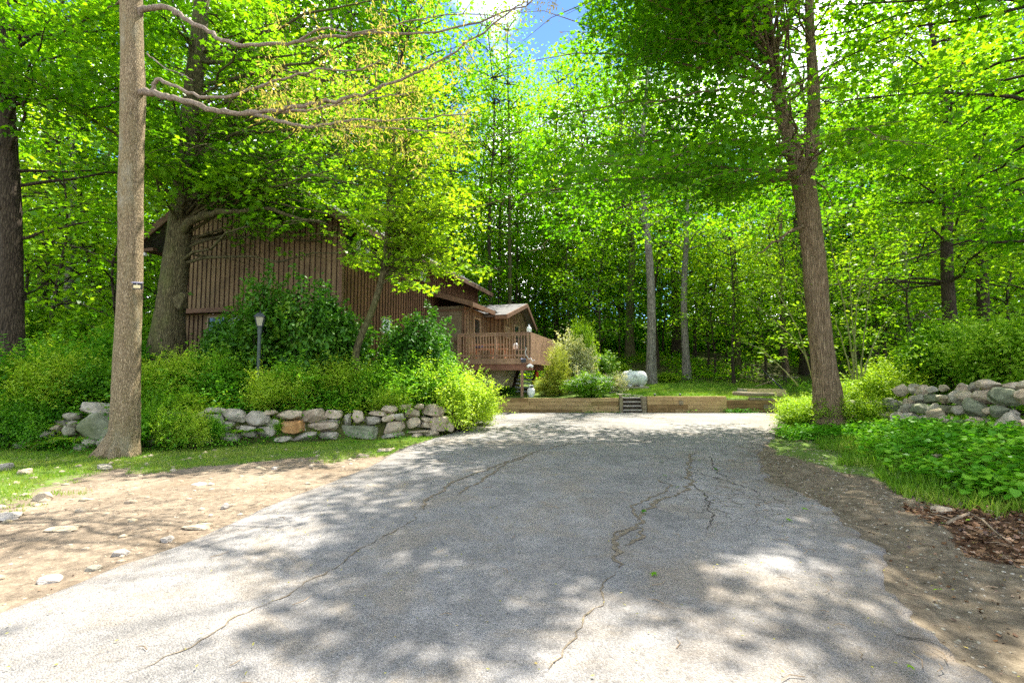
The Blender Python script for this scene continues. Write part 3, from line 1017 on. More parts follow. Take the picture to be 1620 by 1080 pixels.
# ------------------------------------------------------------------ timber retaining walls, steps, planter board
YW = 18.8
def timber_wall(name, x0, x1, courses, h, label, mat, seed, lean=0.0, y0=YW):
    r = random.Random(seed)
    e = empty(name, ((x0 + x1) / 2, y0, 0), label, 'retaining wall', None)
    mb = MB(e.location)
    for c in range(courses):
        x = x0 - (r.uniform(0, 1.2) if c % 2 else 0)
        x = x0
        first = r.uniform(0.7, 2.3)
        while x < x1 - 0.05:
            xe = min(x1, x + (first if x == x0 else 2.4))
            if x1 - xe < 0.3:
                xe = x1
            dy = r.uniform(-0.012, 0.012) + lean * c
            mb.bar((x + .006, y0 + 0.09 + dy, h * (c + .5) + 0.0), (xe - .006, y0 + 0.09 + dy + r.uniform(-.01, .01), h * (c + .5) + r.uniform(-.006, .006)), 0.17, h * 0.955, int(r.random() < .4))
            x = xe
    mb.build('timber_courses', [mat, 'timber_b'], e)
    return e, mb
wa, _ = timber_wall('retaining_wall', P(778, 640, YW).x, P(979, 640, YW).x, 4, 0.147, 'low wall of stacked brown timbers left of the garden steps', 'timber', 3)
mb = MB(wa.location)
x = P(982, 640, YW).x
mb.box(x - .05, x + .05, YW - .06, YW + .1, 0, 0.72)
mb.build('post', 'timber_old', wa)
wb, _ = timber_wall('retaining_wall', P(1024, 640, YW).x, P(1150, 640, YW).x, 4, 0.162, 'low wall of stacked brown timbers right of the garden steps', 'timber', 4)
mb = MB(wb.location)
for (px, c) in ((1019, 0), (1019, 1), (1019, 2), (1019, 3), (1077, 2)):
    x = P(px, 640, YW).x
    mb.box(x - .07, x + .085, YW - .035 - .01 * (c % 2), YW + .3, 0.162 * c + .008, 0.162 * (c + 1) - .006)
mb.build('butt_ends', 'timber_old', wb)
wc, _ = timber_wall('retaining_wall', P(1151, 640, YW).x, P(1236, 640, YW).x, 3, 0.165, 'low sagging wall of old mossy logs at the right end of the lawn', 'timber_old', 6, 0.05, YW + .05)
# loose logs lying on its top
for (a, b, i) in (((1160, 622), (1225, 624), 0), ((1185, 630), (1234, 634), 1)):
    pa, pb = P(*a, YW + .22 + .03 * i), P(*b, YW + .30)
    o = MB((pa + pb) / 2)
    pts = [pa.lerp(pb, t / 6) + Vector((0, 0, random.uniform(-.012, .012))) for t in range(7)]
    o.tube(pts, [0.075, .08, .085, .08, .08, .075, .06], 10, 0, True, 0.15, i)
    tag(o.build('log', 'timber_old', smooth=True), ['weathered log lying along the top of the sagging log wall', 'short lower log slumped at the right end of the sagging log wall'][i], 'log')

xs0, xs1 = P(986, 640, YW).x, P(1015, 640, YW).x
st = empty('garden_steps', ((xs0 + xs1) / 2, YW, 0), 'short flight of pale timber steps between the two retaining walls', 'steps')
for i in range(4):
    mb = MB(st.location)
    y = YW - .02 + .055 * i
    mb.box(xs0, xs1, y, y + .19, .155 * i + .10, .155 * i + .155, 0)
    mb.box(xs0, xs1, y + .03, y + .18, .155 * i + .0, .155 * i + .098, 1)  # dark backing stands in for the shadowed gap below the tread
    mb.build('tread', ['stone_pale', 'bark_dark'], st)
for i in range(2):
    mb = MB(st.location)
    x = (xs0 - .045, xs1 + .005)[i]
    mb.box(x, x + .04, YW + .0, YW + .25, 0.0, 0.60)
    mb.build('side_board', 'timber_old', st)
pv = G(988, 614)
mb = MB((pv.x, 20.1, 0))
for (dx, dy, sx, sy) in ((0, 0, .9, .5), (-.2, .7, .8, .6), (-.5, 1.5, .9, .6)):
    mb.rock((P(1000, 620, 20.1).x + dx, 20.0 + dy, .625 + .05 * dy), (sx, sy, .07), int(50 + dx * 10), 2, blocky=.8)
tag(mb.build('stepping_stones', 'stone_grey'), 'flat grey stepping stones in the lawn above the steps', 'path')

# planter frame of pale boards on the lawn
a, b = P(1183, 628, 19.9), P(1240, 628, 19.9)
zg = GZ(8.5, 20)
pl = empty('raised_bed', ((a.x + b.x) / 2, 20.3, zg), 'raised bed frame of pale boards on the right end of the lawn', 'raised bed')
for i, (p, q_) in enumerate((((a.x, 19.9), (b.x, 19.75)), ((a.x + .1, 21.0), (b.x + .1, 20.9)), ((a.x, 19.93), (a.x + .1, 20.98)), ((b.x, 19.8), (b.x + .1, 20.9)))):
    mb = MB(pl.location)
    mb.bar((p[0], p[1], zg + .14), (q_[0], q_[1], zg + .14), .05, .27)
    o = mb.build('board', 'board_new' if i != 2 else 'stone_pale', pl)

# ------------------------------------------------------------------ the house and its wing
TH = math.atan2(0.266, 0.964)
C0 = Vector((-5.17, 14.5, 0))
house = empty('wooden_house', C0, 'brown board and batten house with steep roof and a low wing behind the shrubs', 'house', rz=-TH)
def hpt(u, v, z=0):
    c, s = 0.964, 0.266
    return Vector((C0.x + c * u + s * v, C0.y - s * u + c * v, z))
EZ, SL = 6.3, 0.6
def roof_z(u):
    return EZ + (3.45 - abs(u + 3.45)) * SL
# upper gable wall
mb = MB()
zb = 3.67
mb.slab([(-6.9, 0, zb), (0, 0, zb), (0, 0, EZ), (-3.45, 0, roof_z(-3.45)), (-6.9, 0, EZ)], 0.2, 0)
u = -6.86
r = random.Random(3)
while u < -0.05:
    mb.box(u, u + .024, -0.022, 0.001, zb + .02, roof_z(u) - .02, 1)
    u += 0.19 + r.uniform(-.012, .012)
mb.build('gable_wall', ['siding', 'batten'], house)
mb = MB()
mb.box(-6.95, 0.02, -0.06, 0.35, zb - .14, zb)
mb.box(-0.06, 0.045, -0.05, 0.06, zb, EZ - .1)
mb.build('trim', 'fascia_light', house)
# lower gable storey with windows
mb = MB()
mb.slab([(-6.7, .36, .6), (0, .36, .6), (0, .36, zb - .14), (-6.7, .36, zb - .14)], .15, 0)
u = -6.6
while u < -0.1:
    if not (-5.5 < u < -2.2):
        mb.box(u, u + .03, 0.33, 0.361, .7, zb - .16, 1)
    u += .19
mb.build('lower_wall', ['siding', 'batten'], house)
def window(u0, u1, z0, z1, v, curtain=False, glass='dark_glass', side=False, trim='window_trim', dep=.05):
    """window in the gable plane (side=False, spans u) or in the long side (side=True, spans v at u=v)"""
    def bx(m, a0, a1, b0, b1, d0, d1, mi=0):
        if side:
            m.box(v + d0, v + d1, a0, a1, b0, b1, mi)
        else:
            m.box(a0, a1, v - d1, v - d0, b0, b1, mi)
    m = MB()
    t = .05
    bx(m, u0, u1, z0, z0 + t, .003, dep + .02); bx(m, u0, u1, z1 - t, z1, .003, dep)
    bx(m, u0, u0 + t, z0 + t, z1 - t, .003, dep); bx(m, u1 - t, u1, z0 + t, z1 - t, .003, dep)
    o = m.build('window', trim, house)
    m = MB()
    bx(m, u0 + t, u1 - t, z0 + t, z1 - t, .006, .02)
    m.build('pane', glass, o)
    return o
window(-5.4, -4.65, 1.9, 3.45, .36, glass='dark_glass')
window(-4.6, -3.85, 1.9, 3.45, .36, glass='curtain')
window(-3.8, -3.05, 1.9, 3.45, .36)
window(-3.0, -2.25, 1.9, 3.45, .36)
# long side wall
mb = MB()
mb.box(-.2, 0, 0.002, 12.5, .6, 5.12, 0)
mb.box(-.2, -.03, 3.5, 12.5, 5.12, EZ, 0)
mb.box(-.2, -.13, 0.2, 3.5, 5.12, EZ, 0)
v_ = .08
while v_ < 12.4:
    mb.box(0.0, .022, v_, v_ + .03, .7, 5.08, 1)
    if v_ > 3.55:
        mb.box(-.03, -.008, v_, v_ + .03, 5.14, EZ - .05, 1)
    v_ += .19
mb.build('side_wall', ['siding_red', 'batten'], house)
mb = MB()
mb.box(-.1, .06, 0.0, 12.5, 5.085, 5.16)
mb.build('sill_board', 'fascia_light', house)
for (a, b, g) in ((.12, .75, 'dark_glass'), (.8, 1.2, 'curtain'), (1.3, 1.75, 'curtain'), (1.85, 2.6, 'dark_glass'), (2.65, 3.4, 'dark_glass')):
    window(a, b, 5.18, 6.12, -.12, glass=g, side=True, trim='fascia')
window(5.0, 5.9, 5.3, 6.0, -.03, glass='curtain', side=True, trim='fascia')
window(2.3, 3.0, 2.9, 3.5, 0.0, glass='curtain', side=True)
# roofs
def roof_slab(mb, pts, t=.13):
    mb.slab(pts, t, 0)
rf = MB()
RE = 0.65
rz = EZ - RE * SL + .12
rf.slab([(RE, -.55, rz), (RE, 13.0, rz), (-3.45, 13.0, roof_z(-3.45) + .12), (-3.45, -.55, roof_z(-3.45) + .12)], .10)
rf.slab([(-3.45, -.55, roof_z(-3.45) + .12), (-3.45, 13.0, roof_z(-3.45) + .12), (-6.9 - RE - .2, 13.0, rz - .12), (-6.9 - RE - .2, -.55, rz - .12)], .10)
roof_o = rf.build('roof', 'shingle', house)
mb = MB()
for (u0, z0, u1, z1) in ((RE, rz, -3.45, roof_z(-3.45) + .12), (-6.9 - RE - .2, rz - .12, -3.45, roof_z(-3.45) + .12)):
    for v0 in (-.57, 12.98):
        mb.bar((u0, v0, z0 - .13), (u1, v0, z1 - .13), .045, .24)
mb.bar((RE + .02, -.55, rz - .11), (RE + .02, 13.0, rz - .11), .04, .2)
mb.bar((-6.9 - RE - .22, -.55, rz - .22), (-6.9 - RE - .22, 13.0, rz - .22), .04, .2)
mb.box(-7.75, -6.9, -.5, -.35, rz - .42, rz - .32)
mb.build('fascia', 'fascia', roof_o)
mb = MB()
mb.quad([(-.02, -.5, rz - .05 + RE * SL), (RE - .02, -.5, rz - .13), (RE - .02, 12.9, rz - .13), (-.02, 12.9, rz - .05 + RE * SL)])
mb.build('soffit', 'siding', roof_o)
mb = MB()
mb.lathe((-7.35, -.42, 5.52), [(.03, .08), (.06, .05), (.075, -.02), (.07, -.05)], 14)
mb.build('eave_lamp', 'plastic_white', house)
# wing A: flat panelled front, pale side with a glazed door
mb = MB()
mb.box(0.01, 1.4, 6.61, 6.75, .6, 4.42)
mb.build('wing_front_wall', 'panel', house)
mb = MB()
mb.box(0.02, 1.40, 6.58, 6.608, 2.82, 2.92)
mb.box(1.33, 1.43, 6.57, 6.70, .6, 4.35)
mb.box(0.02, 1.33, 6.585, 6.608, 4.2, 4.3)
mb.build('trim', 'fascia_light', house)
mb = MB()
mb.box(1.3, 1.4, 6.76, 7.9, 2.1, 4.42); mb.box(1.3, 1.4, 8.8, 9.8, 2.1, 4.42); mb.box(1.3, 1.4, 7.9, 8.8, 4.1, 4.42)
for v0 in (6.95, 7.3, 7.62, 9.0, 9.3, 9.6):
    mb.box(1.4, 1.415, v0, v0 + .03, 2.1, 4.4, 1)
mb.build('wing_side_wall', ['panel', 'batten'], house)
mb = MB()
mb.box(1.33, 1.42, 7.9, 7.98, 2.14, 4.1); mb.box(1.33, 1.42, 8.72, 8.8, 2.14, 4.1); mb.box(1.33, 1.42, 7.98, 8.72, 4.02, 4.1); mb.box(1.33, 1.42, 7.98, 8.72, 2.14, 2.5)
dr = mb.build('door', 'window_trim', house)
mb = MB(); mb.box(1.35, 1.38, 7.99, 8.71, 2.51, 4.01); mb.build('pane', 'dark_glass', dr)
mb = MB(); mb.tube([(1.43, 8.66, 3.1), (1.46, 8.66, 3.1), (1.46, 8.58, 3.1)], .012, 6); mb.build('handle', 'metal_black', dr)
mb = MB()
mb.slab([(1.95, 6.15, 4.52), (1.95, 9.7, 4.52), (-.02, 9.7, 5.08), (-.02, 6.15, 5.08)], .1)
mb.quad([(1.95, 9.7, 4.50), (2.1, 9.7, 4.45), (1.2, 13.2, 5.38), (.4, 13.2, 5.38)])
ro = mb.build('wing_roof', 'shingle', house)
mb = MB()
mb.bar((1.97, 6.13, 4.40), (1.97, 9.25, 4.40), .05, .19)
mb.bar((1.95, 6.13, 4.42), (-.0, 6.13, 4.98), .04, .2)
mb.quad([(0.0, 6.15, 4.9), (1.9, 6.15, 4.36), (1.9, 9.7, 4.36), (0.0, 9.7, 4.9)])
mb.build('fascia', 'fascia_light', ro)
mb = MB()
mb.tube([(1.97, 6.2, 4.32), (1.85, 6.3, 4.26), (1.55, 6.5, 4.12), (1.47, 6.55, 4.0), (1.47, 6.55, 2.2), (1.47, 6.55, .7)], .045, 10)
mb.build('downspout', 'fascia_light', house, smooth=True)
# wing B: cross gable
mb = MB()
mb.box(1.4, 2.2, 9.8, 9.9, 2.1, 4.3, 0)
for u in (1.55, 1.75, 1.95):
    mb.box(u, u + .03, 9.78, 9.801, 2.1, 4.28, 1)
mb.slab([(2.2, 9.8, 2.1), (2.2, 15.2, 2.1), (2.2, 15.2, 4.3), (2.2, 13.2, 5.2), (2.2, 9.8, 4.35)], .1, 0)
v_ = 9.85
while v_ < 15.1:
    zt = 4.35 + (v_ - 9.8) * .25 if v_ < 13.2 else 5.2 - (v_ - 13.2) * .45
    mb.box(2.2, 2.22, v_, v_ + .035, 2.1, zt - .05, 1)
    v_ += .3
mb.build('cross_gable_wall', ['siding', 'batten'], house)
window(10.2, 10.9, 3.3, 3.85, 2.2, side=True, glass='panel')
window(11.8, 12.8, 2.2, 4.1, 2.2, side=True)
mb = MB()
mb.slab([(2.58, 9.15, 4.32), (2.58, 13.2, 5.40), (-.02, 13.2, 5.40), (-.02, 9.15, 4.32)], .1)
mb.slab([(2.58, 13.2, 5.40), (2.58, 15.6, 4.25), (-.02, 15.6, 4.25), (-.02, 13.2, 5.40)], .1)
ro = mb.build('cross_gable_roof', 'shingle', house)
mb = MB()
mb.bar((2.60, 9.12, 4.22), (2.60, 13.2, 5.29), .05, .2)
mb.bar((2.60, 13.2, 5.29), (2.60, 15.6, 4.14), .05, .2)
mb.bar((2.0, 9.12, 4.20), (2.60, 9.12, 4.20), .05, .19)
mb.build('fascia', 'fascia_light', ro)
# foundation under the wing
mb = MB()
mb.box(.1, 2.95, 7.6, 10.2, .5, 1.72)
mb.build('foundation', 'concrete', house)

# ------------------------------------------------------------------ deck
U0, U1, V0, V1, DZ = 1.46, 4.34, 6.38, 12.0, 2.14
deck = empty('deck', C0, 'raised reddish wooden deck with slatted railing beside the house wing', 'deck', rz=-TH)
mb = MB()
v_ = V0 + .02
while v_ < V1:
    mb.box(U0 if v_ < 9.7 else 2.26, U1 - .02, v_, v_ + .135, DZ - .035, DZ)
    v_ += .142
mb.build('floor_boards', 'deck_wood', deck)
mb = MB()
mb.box(U0 - .1, U1 + .0, V0 - .04, V0, DZ - .22, DZ + .01)
mb.box(U1 - .002, U1 + .04, V0 - .04, V1, DZ - .22, DZ + .01)
mb.build('rim_board', 'deck_wood', deck)
mb = MB()
u = U0 + .2
while u < U1 - .1:
    mb.box(u, u + .04, V0 + .002, V1 - .05, DZ - .22, DZ - .037)
    u += .3
mb.build('joists', 'deck_beam', deck)
mb = MB()
mb.box(U0 - .1, U1 + .1, V0 + .05, V0 + .15, DZ - .47, DZ - .225)
mb.build('beam', 'deck_beam', deck)
mb = MB()
mb.box(2.3, U1, 9.0, 9.1, DZ - .47, DZ - .225)
mb.build('beam', 'deck_beam', deck)
g0 = GZ(*hpt(4.0, 6.5).xy)
for (u, v_) in ((4.0, V0 + .1), (4.1, 11.0), (1.55, V0 + .1)):
    mb = MB(); mb.box(u - .05, u + .05, v_ - .05, v_ + .05, GZ(*hpt(u, v_).xy) - .05, DZ - .47)
    mb.build('support_post', 'deck_wood', deck)
RT = DZ + 1.07
def rail_run(a, b, horizontal_u, solid=False):
    L = b - a
    def bx(m, s0, s1, d0, d1, z0, z1):
        if horizontal_u:
            m.box(s0, s1, V0 + d0, V0 + d1, z0, z1)
        else:
            m.box(U1 - d1, U1 - d0, s0, s1, z0, z1)
    m = MB(); bx(m, a, b, -.03, .11, RT - .035, RT); m.build('cap_rail', 'deck_wood', deck)
    m = MB(); bx(m, a, b, .0, .035, RT - .14, RT - .037); bx(m, a, b, .0, .035, DZ + .08, DZ + .17); m.build('rail', 'deck_wood', deck)
    m = MB()
    s = a + .1
    st_, w = (.125, .036) if not solid else (.125, .095)
    while s < b - .06:
        bx(m, s, s + w, -.035, -.001, DZ + .0, RT - .04)
        s += st_
    o = m.build('balusters', 'deck_wood', deck)
rail_run(U0 - .2, U1, True)
rail_run(V0, V1, False, True)
for (u, v_) in ((U0 - .18, V0 + .02), ((U0 + U1) / 2 + .0, V0 + .02), (U1 - .06, V0 + .02), (U1 - .06, 8.3), (U1 - .06, 10.2), (U1 - .06, V1 - .06)):
    m = MB(); m.box(u - .045, u + .045, v_ - .07, v_ + .035, DZ - .2, RT - .036); m.build('railing_post', 'deck_wood', deck)
# bench along the inside
m = MB()
m.box(U0 + .3, 3.2, V0 + .45, V0 + .85, DZ + .42, DZ + .46)
m.box(U0 + .3, 3.2, V0 + .17, V0 + .2, DZ + .55, DZ + .63)
for u in (U0 + .35, 2.5, 3.1):
    m.box(u, u + .06, V0 + .5, V0 + .8, DZ, DZ + .42)
tag_b = m
bn = empty('bench', C0, 'plain wooden bench on the deck behind the front railing', 'bench', rz=-TH)
m.build('seat_frame', 'deck_wood', bn)
# under-deck stairs
sto = empty('deck_stairs', C0, 'dark stairs with grey treads under the deck', 'stairs', rz=-TH)
for i in range(7):
    m = MB(); z = .72 + i * .17; m.box(3.05, 3.85, 8.6 + .2 * i, 8.85 + .2 * i, z, z + .05)
    m.build('tread', 'tread_grey', sto)
for u in (3.0, 3.86):
    m = MB(); m.bar((u, 8.45, .62), (u, 10.1, 1.98), .04, .26); m.build('stringer', 'batten', sto)

# small things on and under the deck
def on_deck(u, v, z):
    return hpt(u, v, z)
p = on_deck(U1 - .03, V0 + .03, RT)
m = MB(p)
m.lathe(p, [(.085, 0), (.10, .02), (.10, .13), (.085, .18), (.05, .22), (.028, .24), (.026, .27), (.034, .275), (.034, .30), (.01, .31)], 18)
jg = empty('plastic_jug', p, 'white plastic jug standing on the front corner of the deck railing', 'jug')
m.build('body', 'plastic_white', jg, smooth=True)
m = MB(p); m.tube([p + Vector((.02, -.07, .23)), p + Vector((.04, -.10, .2)), p + Vector((.04, -.105, .14)), p + Vector((.02, -.09, .1))], .012, 8); m.build('handle', 'plastic_white', jg, smooth=True)
m = MB(p); m.lathe(p + Vector((0, 0, .276)), [(.03, 0), (.034, .002), (.034, .028), (.02, .034)], 14); m.build('cap', 'solar_cell', jg, smooth=True)

p = on_deck(U1 + .02, V0 - .06, DZ - .28)
fl = empty('floodlight', p, 'white double floodlight under the front corner of the deck', 'floodlight')
m = MB(p); m.box(p.x - .06, p.x + .06, p.y - .02, p.y + .02, p.z - .03, p.z + .06); m.build('mount', 'plastic_white', fl)
for s in (-1, 1):
    a = p + Vector((s * .03, -.02, -.01)); b = a + Vector((s * .06, -.10, -.04))
    m = MB(p); m.tube([a, a.lerp(b, .4), a.lerp(b, .5), b], [.02, .03, .05, .062], 14); m.build('lamp_head', 'plastic_white', fl, smooth=True)
p = on_deck(U1 - .25, V0 - .05, DZ - .08)
sl = empty('solar_light', p, 'small dark solar light screwed to the deck edge above the floodlight', 'solar light')
m = MB(p); m.box(p.x - .1, p.x + .1, p.y - .07, p.y, p.z - .08, p.z + .05); m.build('body', 'plastic_black', sl)
m = MB(p); m.slab([p + Vector((-.1, -.09, .055)), p + Vector((.1, -.09, .055)), p + Vector((.1, 0, .09)), p + Vector((-.1, 0, .09))], .01); m.build('solar_panel', 'solar_cell', sl)
# loose white cable from the railing
pts = [on_deck(U1 - .14 + .02 * math.sin(i), V0 - .09, RT - .62 - .045 * i) for i in range(9)]
e = on_deck(U1 - .14, V0 - .09, RT - 1.0)
pts += [e + Vector((.04 * i, -.01 * i, -.02 * i + .05 * math.sin(i * 1.6))) for i in range(1, 10)]
m = MB(pts[0]); m.tube(pts, .012, 6)
tag(m.build('cable', 'plastic_white', smooth=True), 'loose white cable dangling from the front corner of the deck railing', 'cable')
# patio chair
p = on_deck(3.75, V0 + .9, DZ)
ch = empty('patio_chair', p, 'dark metal patio chair with a white cushion behind the deck railing', 'chair')
m = MB(p)
m.box(p.x - .24, p.x + .24, p.y - .22, p.y + .24, p.z + .40, p.z + .43); m.build('seat', 'plastic_black', ch)
m = MB(p)
for i in range(5):
    m.box(p.x - .22 + .1 * i, p.x - .19 + .1 * i, p.y + .22, p.y + .25, p.z + .43, p.z + .85)
m.box(p.x - .24, p.x + .24, p.y + .215, p.y + .255, p.z + .84, p.z + .88); m.build('backrest', 'plastic_black', ch)
for sx in (-1, 1):
    for sy in (-1, 1):
        m = MB(p); m.tube([p + Vector((sx * .22, sy * .2, 0)), p + Vector((sx * .2, sy * .19, .4))], .015, 8); m.build('leg', 'plastic_black', ch)
q_ = p + Vector((-.25, -.16, .46))
m = MB(q_); m.rock(q_ + Vector((0, 0, .06)), (.26, .2, .3), 7, 2, blocky=.9)
tag(m.build('cushion', 'plastic_white', smooth=True), 'small white cushion propped on the patio chair', 'cushion')
q_ = on_deck(1.95, V0 + .65, DZ + .46)
m = MB(q_); m.rock(q_ + Vector((0, 0, .1)), (.34, .3, .24), 9, 2, blocky=.9)
tag(m.build('bag', 'blue_cloth', smooth=True), 'dark blue bag lying on the deck bench at its left end', 'bag')
# white gas bottle at the foot of the deck post
g = P(840, 631, 19.6); g.z = GZ(g.x, 19.6)
gb = empty('gas_bottle', g, 'white gas bottle on the ground right of the deck post', 'gas bottle')
m = MB(g); m.lathe(g, [(.10, 0), (.11, .03), (.09, .035), (.15, .08), (.155, .12), (.155, .27), (.13, .33), (.07, .37), (.02, .38)], 20); m.build('body', 'plastic_white', gb, smooth=True)
m = MB(g)
for k in range(3):
    t = k * 2.1
    m.bar(g + Vector((.09 * math.cos(t), .09 * math.sin(t), .34)), g + Vector((.09 * math.cos(t), .09 * math.sin(t), .46)), .05, .012)
m.lathe(g + Vector((0, 0, .45)), [(.09, 0), (.1, 0), (.1, .03), (.09, .03)], 16); m.build('collar', 'plastic_white', gb)
m = MB(g); m.lathe(g + Vector((0, 0, .37)), [(.015, 0), (.02, .03), (.03, .035), (.03, .05), (.01, .055)], 10); m.build('valve', 'metal_black', gb)
p = on_deck(4.15, 8.6, DZ - .5)
m = MB(p); m.tube([p + Vector((0, 0, .26)), p], .006, 5); m.lathe(p + Vector((0, 0, -.26)), [(.03, 0), (.07, .03), (.07, .2), (.04, .25), (.01, .26)], 12)
tag(m.build('hanging_lantern', 'red_paint', smooth=True), 'small red lantern hanging under the deck', 'lantern')

# ------------------------------------------------------------------ lamp post in the shrubs
lp = P(410, 545, 11.9)
gz_ = GZ(lp.x, 11.9)
lm = empty('lamp_post', (lp.x, 11.9, gz_), 'black garden lamp post with a four sided lantern among the shrubs', 'lamp post')
L0 = Vector((lp.x, 11.9, gz_))
zt = P(410, 516, 11.9).z
m = MB(L0); m.tube([L0, Vector((lp.x, 11.9, zt - .12))], .04, 16); m.tube([Vector((lp.x, 11.9, zt - .18)), Vector((lp.x, 11.9, zt + .0))], .052, 16); m.build('post', 'metal_green', lm, smooth=False)
zt2 = P(410, 501, 11.9).z
def frus(m, r0, z0, r1, z1, mi=0):
    v = []
    for (rr_, z) in ((r0, z0), (r1, z1)):
        for k in range(4):
            t = math.pi / 4 + k * math.pi / 2 + .35
            v.append((L0.x + rr_ * math.cos(t), L0.y + rr_ * math.sin(t), z))
    m.add(v, [(0, 1, 5, 4), (1, 2, 6, 5), (2, 3, 7, 6), (3, 0, 4, 7), (3, 2, 1, 0), (4, 5, 6, 7)], mi)
m = MB(L0); frus(m, .075, zt + .012, .135, zt2 - .012); m.build('glass', 'frost_glass', lm)
m = MB(L0)
for k in range(4):
    t = math.pi / 4 + k * math.pi / 2 + .35
    m.bar((L0.x + .082 * math.cos(t), L0.y + .082 * math.sin(t), zt), (L0.x + .145 * math.cos(t), L0.y + .145 * math.sin(t), zt2), .016, .016)
frus(m, .09, zt - .015, .09, zt + .01); m.build('frame', 'metal_black', lm)
m = MB(L0); frus(m, .175, zt2 - .01, .17, zt2 + .015); frus(m, .155, zt2 + .016, .085, zt2 + .085); frus(m, .085, zt2 + .086, .03, zt2 + .10); m.lathe((L0.x, L0.y, zt2 + .1), [(.012, 0), (.02, .02), (.008, .05)], 8); m.build('cap', 'metal_black', lm)

# ------------------------------------------------------------------ propane tank on the lawn edge
tk0 = P(1003, 600, 24.0)
gz_ = GZ(tk0.x, 24.0)
tk = empty('propane_tank', (tk0.x, 24.0, gz_), 'long weathered white propane tank with rounded ends on the lawn edge', 'tank', rz=R(8))
m = MB()
n = 14
prof = []
for i in range(n + 1):
    t = i / n * math.pi / 2
    prof.append((-.40 - .25 * math.cos(t), .37 * math.sin(t)))
prof += [(-x, r_) for x, r_ in reversed(prof)]
m.tube([(x, 0, .48) for x, r_ in prof], [max(r_, .004) for x, r_ in prof], 28)
m.build('shell', 'tank_paint', tk, smooth=True)
for x in (-.3, .3):
    m = MB(); m.box(x - .09, x + .09, -.24, .24, 0.09, .17); m.build('foot', 'tank_paint', tk)
m = MB(); m.box(-.62, .62, -.35, .35, -.02, .09); m.build('base_slab', 'stone_tan', tk)
m = MB(); m.lathe((-.18, 0, .83), [(.07, 0), (.075, .01), (.075, .06), (.05, .08), (.02, .085)], 18); m.build('valve_dome', 'tank_paint', tk, smooth=True)

# ------------------------------------------------------------------ stones, sticks, pole, low stakes
def dirt_rock(px, py, w, h, seed, label, mat='stone_pale', grp='loose stones on the bare earth'):
    g = G(px, py)
    m = MB(g)
    m.rock((g.x, g.y, g.z + h * .15), (w, w * random.uniform(.6, .9), h), seed, 3, blocky=.75, rz=random.uniform(-.6, .6))
    tag(m.build('rock', mat), label, 'rock', grp)
dirt_rock(66, 790, .30, .16, 21, 'pointed pale rock at the left end of the branch shadows', 'stone_tan')
dirt_rock(12, 818, .34, .09, 22, 'flat pale rock at the left edge of the photo')
dirt_rock(264, 856, .13, .07, 23, 'round pale stone on the edge of the asphalt')
dirt_rock(357, 803, .11, .08, 24, 'small pale stone between the shadow and the asphalt')
dirt_rock(315, 768, .26, .06, 25, 'low flat pale stone where the grass ends')
dirt_rock(80, 918, .16, .05, 26, 'flat pinkish stone nearest the camera on the earth')
dirt_rock(190, 878, .14, .06, 27, 'small stone left of the round pale one near the asphalt')
dirt_rock(148, 900, .10, .05, 28, 'grey pebble sized stone by the asphalt edge', 'stone_grey')
dirt_rock(165, 742, .34, .14, 29, 'low grey rock in the grass in front of the tall trunk', 'stone_grey')
dirt_rock(100, 838, .30, .05, 30, 'buried tan stone barely showing in the bare earth', 'stone_tan')
dirt_rock(312, 834, .30, .05, 31, 'low tan ledge stone near the asphalt edge', 'stone_tan')
dirt_rock(434, 743, .12, .08, 32, 'small pale stone in front of the low wall')
dirt_rock(610, 714, .32, .10, 33, 'flat pale slab half buried at the grass tip beside the drive', 'stone_tan')
dirt_rock(575, 722, .30, .09, 34, 'flat reddish slab by the grass near the drive', 'stone_tan')
dirt_rock(38, 750, .26, .14, 35, 'tan rock in the weeds at the far left', 'stone_tan')
dirt_rock(8, 742, .30, .16, 36, 'grey rock in the weeds at the picture edge', 'stone_grey')
dirt_rock(1492, 812, .22, .12, 37, 'pinkish stone lying in the dead leaves', 'stone_tan')
dirt_rock(1390, 665, .30, .18, 38, 'grey stone fallen from the tumbled wall', 'stone_grey')
dirt_rock(1480, 730, .25, .2, 39, 'tan stone fallen in the weeds below the tumbled wall', 'stone_tan')

def stick(pxs, r0, r1, label, name='fallen_branch', lift=.02, mat='stick_wood', side=(), cat='branch'):
    pts = [G(*p) + Vector((0, 0, lift + l)) for p, l in pxs]
    m = MB(pts[0])
    n = len(pts)
    m.tube(pts, [r0 + (r1 - r0) * i / (n - 1) for i in range(n)], 8, 0, True, .2, 3)
    for (i, dv, r_) in side:
        m.tube([pts[i], pts[i] + Vector(dv) * .5 + Vector((0, 0, .01)), pts[i] + Vector(dv)], [r_, r_ * .7, r_ * .3], 6)
    tag(m.build(name, mat, smooth=True), label, cat)
stick([((1498, 832), 0), ((1508, 830), .03), ((1535, 822), .05), ((1555, 832), .04), ((1575, 846), .01), ((1600, 862), 0)], .016, .006, 'curved bare stick lying on the dead leaves', side=((1, (-.12, .15, .02), .008),))
stick([((1240, 600), 0), ((1215, 608), 0.1), ((1195, 612), .0)], .05, .03, 'dead grey branch lying across the back of the lawn')
stick([((1180, 598), 0), ((1215, 596), .12), ((1262, 598), .0)], .06, .05, 'fallen rotten log in the shade behind the lawn', mat='timber_old')
stick([((1330, 712), 0), ((1345, 704), .05), ((1370, 698), .02)], .02, .008, 'short bare stick at the foot of the leafy bank')
a, b = P(1206, 585, 22.5), P(1240, 617, 21.0)
m = MB(b); m.tube([a, b], .03, 8)
tag(m.build('pipe', 'plastic_black', smooth=True), 'thin black pipe leaning down to the lawn by the raised bed', 'pipe')
